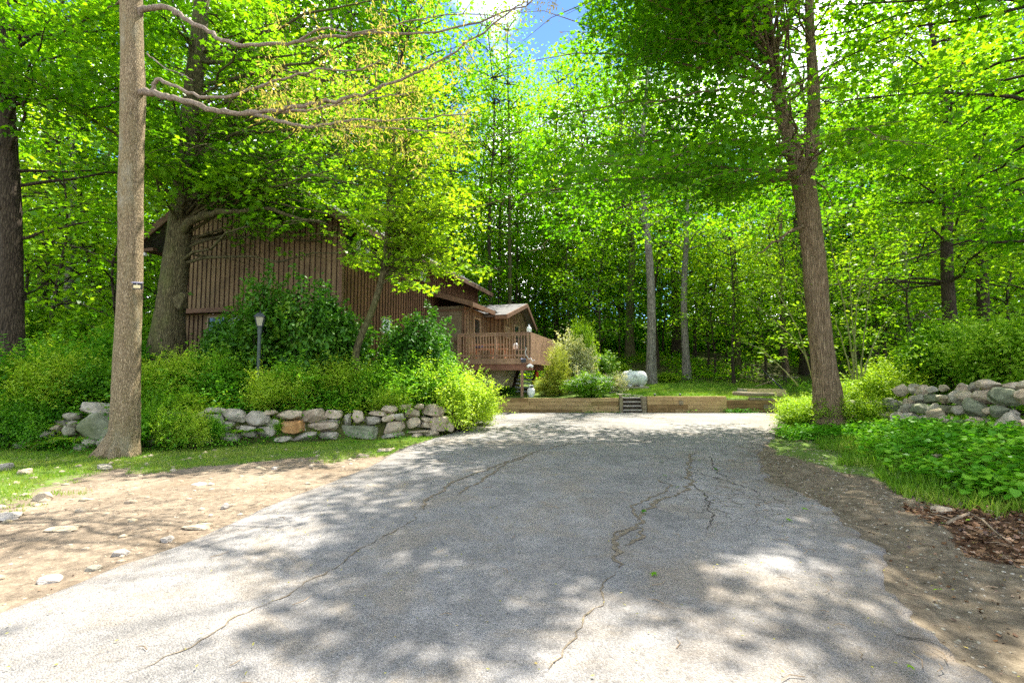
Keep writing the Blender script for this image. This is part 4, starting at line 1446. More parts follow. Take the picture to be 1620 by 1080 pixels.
for i, (px, lab) in enumerate(((1036, 'low dark garden light in the lawn right of the steps'), (1076, 'low dark garden light farther right in the lawn'))):
    g = P(px, 624, 19.5); g.z = GZ(g.x, 19.5)
    m = MB(g); m.lathe(g, [(.012, 0), (.012, .08), (.05, .085), (.05, .10), (.03, .12), (.055, .125), (.02, .15)], 12)
    tag(m.build('garden_light', 'plastic_black'), lab, 'garden light', 'low garden lights in the lawn')
# ------------------------------------------------------------------ trees
SN = np.array(SUN)
LIT = [(-11, 0.5), (1.4, 0.5), (1.55, 2.35), (1.7, 2.6), (1.35, 2.75), (1.05, 3.2), (.5, 3.8), (.15, 3.8), (.05, 3.35), (.3, 3.0), (-.1, 2.65), (-.6, 2.5), (-1.0, 2.75), (-1.3, 2.95), (-1.05, 3.3), (-1.75, 3.75), (-1.25, 4.0), (-1.6, 4.4), (-1.8, 5), (-2.8, 6.3), (-2.5, 8.5), (-2.3, 10.6), (-1.9, 13), (-0.4, 15.2), (3, 16.0), (7.5, 15.8), (8.6, 18.8), (-1, 18.8), (-2.2, 13.4), (-3.2, 11.9), (-5.0, 10.6), (-7.5, 9.2), (-11, 8.6)]
LIT2 = [(1.25, 3.35), (1.35, 3.9), (1.7, 4.35), (2.45, 4.45), (2.8, 3.9), (2.3, 3.3), (1.6, 3.05)]
LIT3 = [(-1.0, 3.75), (-0.9, 4.1), (-0.3, 4.25), (-0.05, 3.95), (-0.5, 3.65)]
LIT4 = [(2.6, 5.1), (3.4, 5.3), (3.5, 5.0), (2.9, 4.85)]
GAP = [(676, -60), (690, 14), (735, 60), (790, 92), (850, 98), (905, 72), (935, 20), (940, -60)]
GABLE = [(296, 356), (318, 338), (395, 380), (440, 372), (480, 395), (537, 372), (540, 450), (545, 480), (293, 482)]
DECKW = [(690, 480), (760, 478), (840, 470), (880, 540), (880, 625), (700, 570)]
ROADW = [(0, 740), (700, 690), (800, 640), (1240, 640), (1620, 1080), (0, 1080)]

def sun_ok(c, keep=0.04, r=None, polys=(LIT, LIT2, LIT3, LIT4)):
    """clusters whose shade would fall on the sunny stretches of the drive are thinned out: the crowns are open there"""
    r = r or rng
    k = c[:, 2] / SN[2]
    gx_, gy_ = c[:, 0] - SN[0] * k, c[:, 1] - SN[1] * k
    bad = np.zeros(len(c), bool)
    for p in polys:
        bad |= in_poly(gx_ + 0.12 * np.sin(gy_ * 5), gy_, p)
    return ~bad | (r.uniform(size=len(c)) < keep)

def patchy(c, keep=0.15, r=None):
    """holes in the crowns which let patches of sun onto the planted bed"""
    r = r or rng
    k = (c[:, 2] - 1.3) / SN[2]
    x, y = c[:, 0] - SN[0] * k, c[:, 1] - SN[1] * k
    bad = (vnoise(x, y, .9, 91) > np.where(y > 11.8, .36, .46)) & (y > 8.6) & (y < 14.2) & (x > -12) & (x < -1)
    return ~bad | (r.uniform(size=len(c)) < keep)

def view_ok(c, polys, keep=0.0, maxd=99, r=None):
    r = r or rng
    px, py, f = proj(c)
    bad = np.zeros(len(c), bool)
    for p in polys:
        bad |= in_poly(px, py, p)
    bad &= f < maxd
    return ~bad | (r.uniform(size=len(c)) < keep)

def bez(a, b, c, n):
    t = np.linspace(0, 1, n)[:, None]
    return (1 - t) ** 2 * a + 2 * t * (1 - t) * b + t ** 2 * c

def limb_to(mb, start, target, r0, r, seg=7, n=9, lift=0.35, jit=0.05):
    a, c = np.array(start, float), np.array(target, float)
    L = np.linalg.norm(c - a)
    mid = (a + c) / 2 + np.array([0, 0, lift * L * 0.35]) + r.normal(size=3) * jit * L
    p = bez(a, mid, c, n)
    p[1:-1] += r.normal(size=(n - 2, 3)) * 0.012 * L
    rad = [r0 * (1 - 0.88 * (i / (n - 1)) ** 0.8) for i in range(n)]
    mb.tube([tuple(q) for q in p], rad, seg, cap=False)
    return p

def twigs(mb, path, r, t0=0.3, step=0.45, L=1.3, rad=0.012, flat=0.25, cl_step=0.28, seg=4, wood=True):
    """side twigs along a limb; returns cluster centres"""
    cl = []
    d = np.diff(path, axis=0)
    s = np.concatenate([[0], np.cumsum(np.linalg.norm(d, axis=1))])
    tot = s[-1]
    pos = tot * t0
    side = 1
    while pos < tot:
        i = min(np.searchsorted(s, pos) - 1, len(d) - 1)
        i = max(i, 0)
        p = path[i] + d[i] * ((pos - s[i]) / max(s[i + 1] - s[i], 1e-6))
        dr = d[i] / np.linalg.norm(d[i])
        sd = np.cross(dr, [0, 0, 1.0])
        sd /= max(np.linalg.norm(sd), 1e-6)
        q = dr * r.uniform(0.3, 0.9) + sd * side * r.uniform(0.7, 1.2) + np.array([0, 0, r.normal() * flat])
        q /= np.linalg.norm(q)
        LL = L * r.uniform(0.5, 1.2) * (1 - 0.45 * pos / tot)
        e = p + q * LL
        m_ = (p + e) / 2 + np.array([0, 0, 0.06 * LL])
        e = e - np.array([0, 0, 0.10 * LL])
        bp = bez(p, m_, e, 4)
        if wood:
            mb.tube([tuple(x) for x in bp], [rad, rad * .7, rad * .5, rad * .2], seg, cap=False)
        k = max(2, int(LL / cl_step))
        for j in range(k):
            t = (j + 1) / k
            cl.append(p + (e - p) * t + r.normal(size=3) * np.array([.12, .12, .05]))
        side = -side
        pos += step * r.uniform(0.6, 1.4)
    cl.append(path[-1])
    return cl

def px_trunk(pts, Y, flare=True):
    """list of (px, py, width_px[, Y]) -> path and radii"""
    path, rad = [], []
    for p in pts:
        y = p[3] if len(p) > 3 else Y
        q = P(p[0], p[1], y)
        path.append(q)
        rad.append(p[2] * y / FPX / 2 / math.hypot(1, (p[0] - 810) / FPX))   # a round trunk off the axis looks wider
    return path, rad

def smooth_path(path, rad, n):
    """resample by Catmull-Rom"""
    P_ = [np.array(p) for p in path]
    out, ro = [], []
    m = len(P_)
    for i in range(m - 1):
        p0, p1, p2, p3 = P_[max(i - 1, 0)], P_[i], P_[i + 1], P_[min(i + 2, m - 1)]
        for k in range(n):
            t = k / n
            out.append(0.5 * ((2 * p1) + (-p0 + p2) * t + (2 * p0 - 5 * p1 + 4 * p2 - p3) * t * t + (-p0 + 3 * p1 - 3 * p2 + p3) * t ** 3))
            ro.append(rad[i] * (1 - t) + rad[i + 1] * t)
    out.append(P_[-1]); ro.append(rad[-1])
    return out, ro

def tree_obj(name, base, label, cat='tree', group=None):
    return empty(name, base, label, cat, group)

def crown_from(cl, base, parent, per, spread, size, tilt, tmpl, mat, name='crown', r=None, droop=0.1, cval=None):
    cl = np.array(cl) - np.array(base)
    c, n_, al, sz, val = cluster_leaves(cl, per, spread, size, tilt, r, cval, droop)
    me = leaf_mesh(name, c, n_, al, sz, val, tmpl, mat)
    return link_mesh(name, me, parent)

def clump_val(cl, s=1.6, seed=0):
    cl = np.asarray(cl)
    return np.clip(vnoise(cl[:, 0] + cl[:, 2] * .7, cl[:, 1] + cl[:, 2] * 1.1, s, seed) * 1.3 - 0.15, 0, 1)

def wood_mb(base):
    return MB(base)

def clear_of(c, line, maxd, half, keep, r=None):
    """foliage kept out of the way in front of a stem"""
    r = r or rng
    px, py, f = proj(c)
    l = sorted([(p[1], p[0]) for p in line])
    x = np.interp(py, [q[0] for q in l], [q[1] for q in l])
    return ~((np.abs(px - x) < half + 8) & (f < maxd)) | (r.uniform(size=len(c)) < keep)
ST1 = [(1310, 655), (1302, 560), (1291, 450), (1281, 360), (1271, 285), (1258, 245), (1236, 170), (1228, 120), (1214, 20)]
ST2 = [(1310, 655), (1302, 560), (1291, 450), (1281, 360), (1271, 285), (1283, 250), (1287, 150), (1281, 40), (1280, -30)]
ST3 = ST1[:5] + [(1290, 250), (1300, 100)]

# ---- A: the tall straight trunk in front, with two long nearly bare limbs
r = np.random.default_rng(3)
A = [(190, 740, 84), (192, 722, 66), (195, 700, 55), (198, 660, 50), (200, 600, 47), (203, 520, 44), (206, 440, 42), (207, 360, 42), (207, 300, 43), (209, 220, 42), (210, 150, 44), (209, 80, 40), (208, 0, 40), (209, -120, 36), (206, -260, 30), (203, -420, 24), (205, -640, 14), (208, -800, 5)]
path, rad = px_trunk(A, 9.0)
path, rad = smooth_path(path, rad, 5)
base = Vector((path[0][0], 9.0, 0.0))
ta = tree_obj('maple_tree', base, 'tall straight light brown trunk rising from the stone wall, with long bare limbs')
mb = MB(base)
mb.tube([tuple(p) for p in path], rad, 28, 0, False, 0.035, 4, 0.018)
# roots
for (dx, dy) in ((-.42, -.18), (.28, -.14), (-.2, -.32), (.1, -.34)):
    b = Vector(base) + Vector((dx * .25, dy * .25, .34))
    mb.tube([Vector(base) + Vector((dx * .05, dy * .05, .75)), b, Vector(base) + Vector((dx * .6, dy * .6, .10)), Vector(base) + Vector((dx * 1.1, dy * 1.1, -.05))], [.06, .13, .11, .03], 10, 0, False, .08, 2)
def px_limb(mb, pts, r0, r1, mi=1, seg=9, wob=.12, seed=0):
    pt = [P(a, b, y) for a, b, y in pts]
    pt2, _ = smooth_path(pt, [1] * len(pt), 4)
    n = len(pt2)
    jr = np.random.default_rng(seed + n)
    for i_ in range(1, n):
        pt2[i_] = pt2[i_] + jr.normal(size=3) * min(.016, r0 * .35)
    mb.tube([tuple(q) for q in pt2], [(r0 + (r1 - r0) * (i / (n - 1)) ** .8) * (1 + .16 * abs(jr.normal()) * (i % 4 == 1)) for i in range(n)], seg, mi, False, wob, seed)
    return np.array(pt2)
La = px_limb(mb, [(214, 30, 9.0), (228, 14, 8.95), (245, 12, 8.9), (272, 15, 8.8), (298, 33, 8.7), (330, 50, 8.6), (362, 67, 8.5), (410, 73, 8.4), (470, 67, 8.3), (530, 57, 8.2), (600, 54, 8.1), (690, 50, 7.9), (760, 33, 7.8), (830, 8, 7.6), (860, -10, 7.5)], .06, .008)
Lb = px_limb(mb, [(212, 152, 9.0), (228, 146, 8.9), (250, 150, 8.8), (275, 156, 8.6), (310, 166, 8.5), (345, 177, 8.4), (385, 180, 8.2), (430, 177, 8.1), (480, 169, 8.0), (530, 160, 7.9), (575, 150, 7.8), (620, 130, 7.7), (690, 100, 7.6), (750, 60, 7.5), (800, 22, 7.4), (830, 2, 7.4)], .068, .008, seed=2)
Lc = px_limb(mb, [(238, 148, 8.85), (246, 130, 8.8), (256, 127, 8.75), (278, 138, 8.6), (315, 152, 8.4), (360, 153, 8.2), (405, 139, 8.0), (450, 124, 7.9), (500, 111, 7.8), (560, 110, 7.7), (600, 98, 7.6)], .04, .010, seed=3)
Ld = px_limb(mb, [(395, 180, 8.2), (440, 192, 8.0), (470, 198, 7.9), (510, 199, 7.8), (560, 190, 7.7), (640, 190, 7.6), (700, 184, 7.5), (745, 178, 7.4)], .035, .008, seed=4)
Le = px_limb(mb, [(430, 178, 8.1), (470, 176, 8.2), (520, 168, 8.4), (560, 160, 8.5), (600, 154, 8.6), (660, 146, 8.8)], .03, .008, seed=5)
Lf = px_limb(mb, [(232, 85, 8.95), (245, 95, 8.9), (265, 110, 8.8), (290, 118, 8.7), (305, 128, 8.6)], .014, .004, seed=6)
Lg = px_limb(mb, [(560, 200, 7.9), (620, 203, 7.7), (680, 208, 7.5), (730, 210, 7.4)], .015, .005, seed=7)
Lh = px_limb(mb, [(470, 67, 8.3), (510, 45, 8.1), (560, 52, 8.0), (640, 36, 7.9), (720, 22, 7.7), (790, 26, 7.6)], .02, .006, seed=8)
cl = []
for Lx, t0, st in ((La, .45, .35), (Lb, .35, .32), (Lc, .45, .28), (Ld, .3, .25), (Le, .3, .3), (Lh, .3, .3), (Lg, .2, .3)):
    cl += twigs(mb, Lx, r, t0, st * .8, .85, .009, .35, .16)
cl = np.array(cl)
# seed tassels hang only in parts
px, py, f = proj(cl)
keep = (vnoise(px, py, 40, 9) > 0.33) & (px > 350) & sun_ok(cl, .8)
tass = cl[keep] - np.array([0, 0, .06])
# crown above the picture
cl2 = []
hi = [i for i, p in enumerate(path) if p[2] > 8.6]
for k in range(26):
    i = hi[int(k / 26 * (len(hi) - 6))]
    a = k * 2.4
    Lr = 3.6 * (1 - .5 * k / 26) * r.uniform(.7, 1.1)
    tgt = path[i] + np.array([math.cos(a) * Lr, math.sin(a) * Lr, Lr * .45])
    lp_ = limb_to(mb, path[i], tgt, .06 * (1 - .5 * k / 26), r, 6, 7)
    cl2 += twigs(mb, lp_, r, .3, .5, 1.1, .01)
cl2 = np.array(cl2)
cl2 = cl2[sun_ok(cl2, .02) & view_ok(cl2, [GAP]) & patchy(cl2)]
mb.build('trunk', ['bark_near', 'bark_limb'], ta, smooth=True)
crown_from(cl2, base, ta, 26, (.22, .22, .10), .13, .5, T_MAPLE, 'leaf_maple', r=r)
o = crown_from(tass, base, ta, 24, (.08, .08, .11), .08, 1.2, T_LANCE, 'leaf_seed', 'seed_tassels', r=r, droop=.25)
# solar lamp on trunk A
p = P(217, 452, 9.0 - .30) ; p.x += .0
so = empty('solar_light', p, 'small black solar lamp with a pale lens fixed to the tall front trunk', 'solar light', rz=R(22))
m = MB(); m.slab([(-.065, .0, -.05), (.065, .0, -.05), (.065, .0, .05), (-.065, .0, .05)], .07)
m.box(-.066, .066, -.01, .0, -.062, -.05); m.build('body', 'plastic_black', so)
m = MB(); m.box(-.052, .052, -.012, -.001, -.045, .012); m.build('lens', 'lens_yellow', so)
m = MB(); m.lathe((0.0, -.004, .024), [(.001, -.012), (.012, -.006), (.012, .006), (.001, .012)], 10); m.build('sensor', 'plastic_white', so)
m = MB(); m.slab([(-.075, -.05, .052), (.075, -.05, .052), (.075, .075, .085), (-.075, .075, .085)], .012); m.build('solar_panel', 'solar_cell', so)

# ---- generic limbed crown for the other near trees
def grow(mb, path, rng_, specs, wood=True, tw=dict()):
    """specs: (z_start, target xyz, r0)"""
    cl = []
    zs = np.array([p[2] for p in path])
    for (z0, tgt, r0) in specs:
        i = int(np.argmin(np.abs(zs - z0)))
        lp_ = limb_to(mb, path[i], tgt, r0, rng_, 6, 9)
        cl += twigs(mb, lp_, rng_, **tw)
    return cl

# ---- B: second trunk from the left, leaning, its crown spreads over the house
r = np.random.default_rng(7)
B = [(258, 600, 78), (262, 560, 66), (266, 520, 56), (270, 490, 50), (276, 440, 46), (281, 400, 45), (286, 350, 42), (292, 300, 38), (298, 240, 35), (302, 190, 34), (308, 120, 31), (315, 50, 28), (320, -20, 26), (326, -140, 20), (330, -280, 13), (335, -420, 5)]
path, rad = px_trunk(B, 14.0)
path, rad = smooth_path(path, rad, 4)
base = Vector((path[0][0], 14.0, GZ(path[0][0], 14.0) - .1))
tb = tree_obj('maple_tree', base, 'thick mossy leaning trunk before the left corner of the house, bright crown')
mb = MB(base)
mb.tube([tuple(p) for p in path], rad, 22, 0, False, .05, 5, .03)
mb.rock(P(287, 476, 13.8), (.42, .35, .62), 77, 3, 0, .9)
arch = px_limb(mb, [(284, 372, 13.9), (297, 356, 13.7), (315, 343, 13.5), (345, 336, 13.2), (380, 334, 13.0), (420, 330, 12.8), (470, 345, 12.6), (510, 352, 12.4)], .14, .025, 0)
arch2 = px_limb(mb, [(305, 262, 13.9), (330, 240, 13.7), (358, 222, 13.5), (385, 210, 13.3), (440, 208, 13.0), (520, 196, 12.7), (600, 200, 12.5)], .075, .015, 0)
arch3 = px_limb(mb, [(300, 270, 13.9), (330, 292, 13.8), (370, 305, 13.4), (420, 318, 13.0), (480, 330, 12.7), (560, 345, 12.5)], .06, .012, 0)
arch4 = px_limb(mb, [(306, 95, 14), (340, 100, 13.9), (400, 96, 13.7), (470, 118, 13.4), (560, 130, 13.2)], .07, .015, 0)
cl = []
for a_, t0 in ((arch, .45), (arch2, .3), (arch3, .3), (arch4, .2)):
    cl += twigs(mb, a_, r, t0, .30, 1.3, .012, .25, .24)
specs = []
for k in range(46):
    z0 = r.uniform(5.2, 15)
    a = r.uniform(0, 2 * math.pi)
    Lr = r.uniform(2.5, 6.8) * (1 - max(0, z0 - 11) * .09)
    tx, ty = path[0][0] + math.cos(a) * Lr * 1.1 + 1.2, 14.4 + math.sin(a) * Lr * .75
    specs.append((z0, (tx, ty, z0 + Lr * r.uniform(-.05, .4)), .055 * (Lr / 5)))
for k in range(40):
    z0 = r.uniform(4.6, 9.5)
    specs.append((z0, (r.uniform(-9.2, -3.0), r.uniform(11.2, 14.3), z0 + r.uniform(-.2, 1.6)), .05))
for (a_, b_, y_) in ((430, 265, 12.6), (455, 280, 12.4), (480, 292, 12.3), (505, 305, 12.5), (528, 318, 12.2), (552, 332, 12.1), (400, 275, 12.8), (500, 275, 11.9)):
    specs.append((6.5, tuple(P(a_, b_, y_)), .045))
cl += grow(mb, path, r, specs, tw=dict(t0=.25, step=.38, L=1.5, cl_step=.26))
cl = np.array(cl)
px, py, f = proj(cl)
cl = cl[view_ok(cl, [GABLE], .05) & view_ok(cl, [GAP, DECKW]) & sun_ok(cl, .08) & (cl[:, 2] > 3.3) & ~((px < 300) & (py > 330)) & clear_of(cl, B, 14.2, 16, .06) & patchy(cl, .2)]
mb.build('trunk', ['bark_mossy'], tb, smooth=True)
crown_from(cl, base, tb, 20, (.20, .20, .09), .14, .45, T_MAPLE, 'leaf_bright', r=r, cval=clump_val(cl, 1.4, 2))
# hanging spray in front of the gable
r = np.random.default_rng(70)
# ---- C: dark trunk at the far left
r = np.random.default_rng(8)
Cc = [(16, 600, 64), (17, 540, 50), (18, 480, 44), (18, 400, 40), (16, 320, 38), (12, 220, 34), (8, 120, 30), (4, 20, 27), (0, -100, 22), (-4, -240, 14), (-8, -380, 6)]
path, rad = px_trunk(Cc, 12.2)
path, rad = smooth_path(path, rad, 4)
base = Vector((path[0][0], 12.2, GZ(path[0][0], 12.2) - .1))
tcx = tree_obj('maple_tree', base, 'dark rough trunk at the far left edge of the picture above the planted bed')
mb = MB(base)
mb.tube([tuple(p) for p in path], rad, 22, 0, False, .06, 6, .03)
k1 = px_limb(mb, [(20, 125, 12.2), (45, 135, 12.0), (80, 150, 11.8), (115, 165, 11.6), (150, 172, 11.4), (185, 160, 11.2)], .06, .012, 0)
k2 = px_limb(mb, [(18, 85, 12.2), (60, 95, 12.0), (110, 88, 11.9), (170, 98, 11.9)], .05, .01, 0)
cl = twigs(mb, k1, r, .3, .35, 1.2) + twigs(mb, k2, r, .3, .35, 1.2)
specs = []
for k in range(30):
    z0 = r.uniform(4.5, 13)
    a = r.uniform(0, 2 * math.pi)
    Lr = r.uniform(2, 5)
    specs.append((z0, (path[0][0] + math.cos(a) * Lr + .4, 12.8 + math.sin(a) * Lr * .8, z0 + Lr * r.uniform(.0, .4)), .05))
cl += grow(mb, path, r, specs, tw=dict(t0=.25, step=.42, L=1.4, cl_step=.28))
cl = np.array(cl)
px, py, f = proj(cl)
cl = cl[patchy(cl) & sun_ok(cl, .03) & (cl[:, 2] > 3.6) & ~((px > 160) & (px < 235) & (f < 9.6)) & (cl[:, 1] > 9.8)]
mb.build('trunk', ['bark_dark'], tcx, smooth=True)
crown_from(cl, base, tcx, 20, (.20, .20, .10), .13, .5, T_MAPLE, 'leaf_maple', r=r, cval=clump_val(cl, 1.5, 3))

# ---- D: forked tree on the right
r = np.random.default_rng(9)
D = [(1312, 672, 84), (1310, 655, 64), (1309, 635, 52), (1306, 600, 44), (1302, 560, 40), (1296, 500, 38), (1291, 450, 40), (1287, 410, 38), (1281, 360, 37), (1276, 320, 38), (1271, 285, 40), (1267, 258, 42)]
path, rad = px_trunk(D, 13.0)
path, rad = smooth_path(path, rad, 4)
base = Vector((path[0][0], 13.0, GZ(path[0][0], 13.0) - .05))
td = tree_obj('maple_tree', base, 'forked reddish brown tree on the right bank, trunk splitting into two stems')
mb = MB(base)
mb.tube([tuple(p) for p in path], rad, 26, 0, False, .05, 7, .05)
dl, rl_ = px_trunk([(1266, 275, 30), (1258, 245, 27), (1246, 210, 23), (1236, 170, 22), (1228, 120, 19), (1222, 80, 16), (1214, 20, 13), (1205, -60, 11), (1190, -180, 8), (1180, -300, 4)], 13.0)
dl, rl_ = smooth_path(dl, rl_, 4)
mb.tube([tuple(p) for p in dl], rl_, 16, 0, False, .08, 8, .05)
dr_, rr3 = px_trunk([(1272, 285, 30), (1283, 250, 25), (1286, 200, 22), (1287, 150, 21), (1284, 90, 18), (1281, 40, 16), (1280, -30, 14), (1277, -140, 11), (1272, -280, 7), (1270, -380, 3)], 13.05)
dr_, rr3 = smooth_path(dr_, rr3, 4)
mb.tube([tuple(p) for p in dr_], rr3, 16, 0, False, .08, 9, .04)
e1 = px_limb(mb, [(1262, 252, 12.95), (1245, 244, 12.8), (1222, 237, 12.6), (1192, 229, 12.4), (1160, 221, 12.2), (1120, 228, 12.0), (1080, 243, 11.8), (1030, 258, 11.6)], .075, .015, 0)
e1b = px_limb(mb, [(1248, 240, 12.9), (1238, 228, 12.9), (1215, 232, 12.9), (1180, 228, 13.1), (1140, 232, 13.3)], .06, .015, 0)
e2 = px_limb(mb, [(1275, 356, 12.9), (1262, 362, 12.8), (1240, 372, 12.6), (1218, 388, 12.4), (1197, 403, 12.2)], .055, .014, 0)
e3 = px_limb(mb, [(1292, 228, 13.0), (1312, 218, 12.9), (1345, 213, 12.7), (1385, 214, 12.5), (1425, 224, 12.3), (1452, 245, 12.1)], .035, .010, 0)
e4 = px_limb(mb, [(1290, 146, 13.0), (1303, 122, 12.9), (1322, 100, 12.8), (1345, 85, 12.7), (1368, 54, 12.6)], .045, .012, 0)
e5 = px_limb(mb, [(1292, 145, 13.0), (1310, 140, 12.9), (1335, 139, 12.7), (1355, 145, 12.6), (1358, 175, 12.5)], .03, .010, 0)
e6 = px_limb(mb, [(1236, 165, 12.9), (1200, 150, 12.5), (1150, 140, 12.1), (1090, 150, 11.8), (1010, 165, 11.5)], .05, .010, 0)
e7 = px_limb(mb, [(1228, 110, 12.9), (1190, 85, 12.4), (1130, 70, 11.9), (1050, 60, 11.6)], .045, .010, 0)
cl = []
for a_, t0 in ((e1, .25), (e1b, .4), (e3, .3), (e4, .4), (e5, .4), (e6, .25), (e7, .25)):
    cl += twigs(mb, a_, r, t0, .32, 1.35, .011, .25, .25)
bare = twigs(mb, e2, r, .4, .3, .5, .008)
stem = dl + dr_
for k in range(22):  # unseen boughs above the view, added to shade the near drive
    z0 = r.uniform(8.5, 12)
    i = int(np.argmin(np.abs(np.array([p[2] for p in dl]) - z0)))
    lp_ = limb_to(mb, dl[i], (r.uniform(-.2, 6.5), r.uniform(7.2, 10.5), r.uniform(10.2, 13.5)), .035, r, 6, 9)
    cl += twigs(mb, lp_, r, .35, .38, 1.5, .010, .25, .26)
specs = []
for k in range(70):
    st_ = dl if k % 2 else dr_
    z0 = r.uniform(7.6, 15.5) if k % 7 > 1 else r.uniform(6.4, 7.6)
    a = r.uniform(0, 2 * math.pi)
    Lr = r.uniform(2.5, 7.2) * (1 - max(0, z0 - 10) * .06)
    tx = path[-1][0] + math.cos(a) * Lr - 2.3
    ty = 13.2 + math.sin(a) * Lr * .8
    zs = np.array([p[2] for p in st_])
    i = int(np.argmin(np.abs(zs - z0)))
    lp_ = limb_to(mb, st_[i], (tx, ty, z0 + Lr * (r.uniform(-.12, .35) if z0 > 9 else r.uniform(-.3, .1))), .034 * Lr / 5, r, 6, 9)
    cl += twigs(mb, lp_, r, .22, .38, 1.5, .010, .25, .26)
for k in range(52):  # unseen upper crown without twig wood, added to fill the drive's shade
    i = int(np.argmin(np.abs(np.array([p[2] for p in dl]) - r.uniform(9.5, 14))))
    lp_ = limb_to(mb, dl[i], (r.uniform(-.5, 8.5), r.uniform(8.5, 17.5), r.uniform(11.8, 16.5)), .05, r, 5, 7)
    cl += twigs(mb, lp_, r, .3, .42, 1.6, .010, .25, .28, wood=False)
cl = np.array(cl)
px, py, f = proj(cl)
# lower boundary of the crown over the drive, left boundary against the gap
low = np.interp(px, [820, 900, 1000, 1100, 1200, 1290, 1400, 1500, 1620], [360, 400, 380, 400, 360, 330, 330, 380, 420])
cl = cl[view_ok(cl, [GAP]) & (px > 838) & (py < low + 25 * np.sin(px * .05)) & sun_ok(cl, .01) & clear_of(cl, ST1, 13.3, 14, .06) & clear_of(cl, ST2, 13.3, 14, .06) & clear_of(cl, ST3, 13.3, 10, .2)]
mb.build('trunk', ['bark_red'], td, smooth=True)
crown_from(cl, base, td, 15, (.20, .20, .09), .135, .45, T_MAPLE, 'leaf_maple', r=r, cval=clump_val(cl, 1.5, 4))

# ---- E: tree off to the right, near; only its hanging foliage is seen
def side_tree(base_xy, h, specs_n, zr, Lr_, off, mat, label, seed, per=20, size=.13, filt=None, bark='bark_dark', cat='tree', tmpl=T_MAPLE, rr0=.25, mask=True):
    r = np.random.default_rng(seed)
    x, y = base_xy
    z = GZ(x, y)
    base = Vector((x, y, z - .1))
    t = tree_obj('maple_tree', base, label)
    mb = MB(base)
    path = [np.array([x + .25 * math.sin(k * .8 + seed) * k / 10, y + .2 * math.sin(k * .6 + 2 * seed) * k / 10, z - .1 + h * k / 12]) for k in range(13)]
    mb.tube([tuple(p) for p in path], [rr0 * (1.25 if k == 0 else 1 - .9 * k / 12) for k in range(13)], 14, 0, False, .06, seed, .03)
    specs = []
    for k in range(specs_n):
        z0 = z + r.uniform(*zr)
        a = r.uniform(0, 2 * math.pi)
        L = r.uniform(*Lr_)
        specs.append((z0, (x + math.cos(a) * L + off[0], y + math.sin(a) * L + off[1], z0 + L * r.uniform(-.1, .35)), .045))
    cl = np.array(grow(mb, path, r, specs, tw=dict(t0=.22, step=.42, L=1.4, cl_step=.28)))
    k = np.ones(len(cl), bool)
    if mask:
        k &= sun_ok(cl, .01) & view_ok(cl, [GAP])
    if filt is not None:
        k &= filt(cl)
    cl = cl[k]
    mb.build('trunk', [bark], t, smooth=True)
    crown_from(cl, base, t, per, (.2, .2, .1), size, .5, tmpl, mat, r=r, cval=clump_val(cl, 1.5, seed))
    return t
def fe(cl):
    px, py, f = proj(cl)
    lo = np.interp(px, [1300, 1400, 1500, 1620, 1900], [0, 200, 330, 470, 520])
    return ((py < lo + 30 * np.sin(px * .04)) & (f > 4.2) & (px > 1330)) | ((py < -50) & (px > 1000))  # second part keeps unseen crown above the view, added to shade the shoulder
side_tree((10.8, 8.6), 14, 44, (3.2, 12), (2, 5.0), (-1.0, .3), 'leaf_maple', 'dark leafy boughs hanging in from a tree beyond the right edge of the photo', 21, filt=fe)
def ff(cl):
    px, py, f = proj(cl)
    return (py < 430) & (px > 1290)
side_tree((14.2, 15.5), 16, 40, (3, 13), (2, 5.2), (-.4, .3), 'leaf_bright', 'bright maple behind the tumbled wall, its sprays lit yellow green', 22, filt=ff, rr0=.22)
# small tree in front of the long side of the house
r = np.random.default_rng(31)
S_0 = [(566, 590, 13), (563, 560, 12), (572, 530, 11), (585, 500, 10.5), (598, 462, 10), (607, 425, 10), (612, 380, 9), (616, 330, 8), (620, 280, 6.5), (622, 240, 5), (626, 200, 2.5)]
S_ = S_0[:-3] + [(621, 240, 7), (625, 180, 5.5), (629, 120, 4), (632, 70, 2)]
path, rad = px_trunk(S_, 12.7)
path, rad = smooth_path(path, rad, 4)
base = Vector((path[0][0], 12.7, GZ(path[0][0], 12.7) - .05))
ts = tree_obj('young_maple_tree', base, 'slender young tree with bright yellow green leaves in front of the long red brown wall')
mb = MB(base)
mb.tube([tuple(p) for p in path], rad, 12, 0, False, .06, 7, .02)
q1 = px_limb(mb, [(604, 440, 12.7), (615, 420, 12.6), (628, 395, 12.6), (640, 360, 12.5)], .03, .008, 0)
specs = []
for k in range(84):
    z0 = r.uniform(4.0, 9.2)
    a = r.uniform(0, 2 * math.pi)
    L = r.uniform(.9, 2.9) * (1 - .10 * (z0 - 4))
    specs.append((z0, (path[-1][0] + math.cos(a) * L + .35 * (8.5 - z0) * .5 + .1, 12.6 + math.sin(a) * L * .9, z0 + L * r.uniform(-.1, .5)), .02))
for (a_, b_, y_) in ((548, 340, 12.6), (566, 348, 12.4), (585, 352, 12.2), (605, 362, 12.3), (560, 330, 12.2), (625, 385, 12.2), (650, 372, 12.0), (690, 392, 12.1), (712, 420, 12.3)):
    specs.append((5.4, tuple(P(a_, b_, y_)), .02))
for k in range(34):
    specs.append((r.uniform(3.8, 6.0), (r.uniform(-3.2, -1.0), r.uniform(12.0, 13.6), r.uniform(3.8, 6.6)), .02))
cl = np.array(grow(mb, path, r, specs, tw=dict(t0=.2, step=.26, L=.9, cl_step=.2)) + twigs(mb, q1, r, .3, .25, .8))
px, py, f = proj(cl)
cl = cl[view_ok(cl, [GABLE, DECKW, GAP]) & (py < 478) & (px < 772) & sun_ok(cl, .4)]
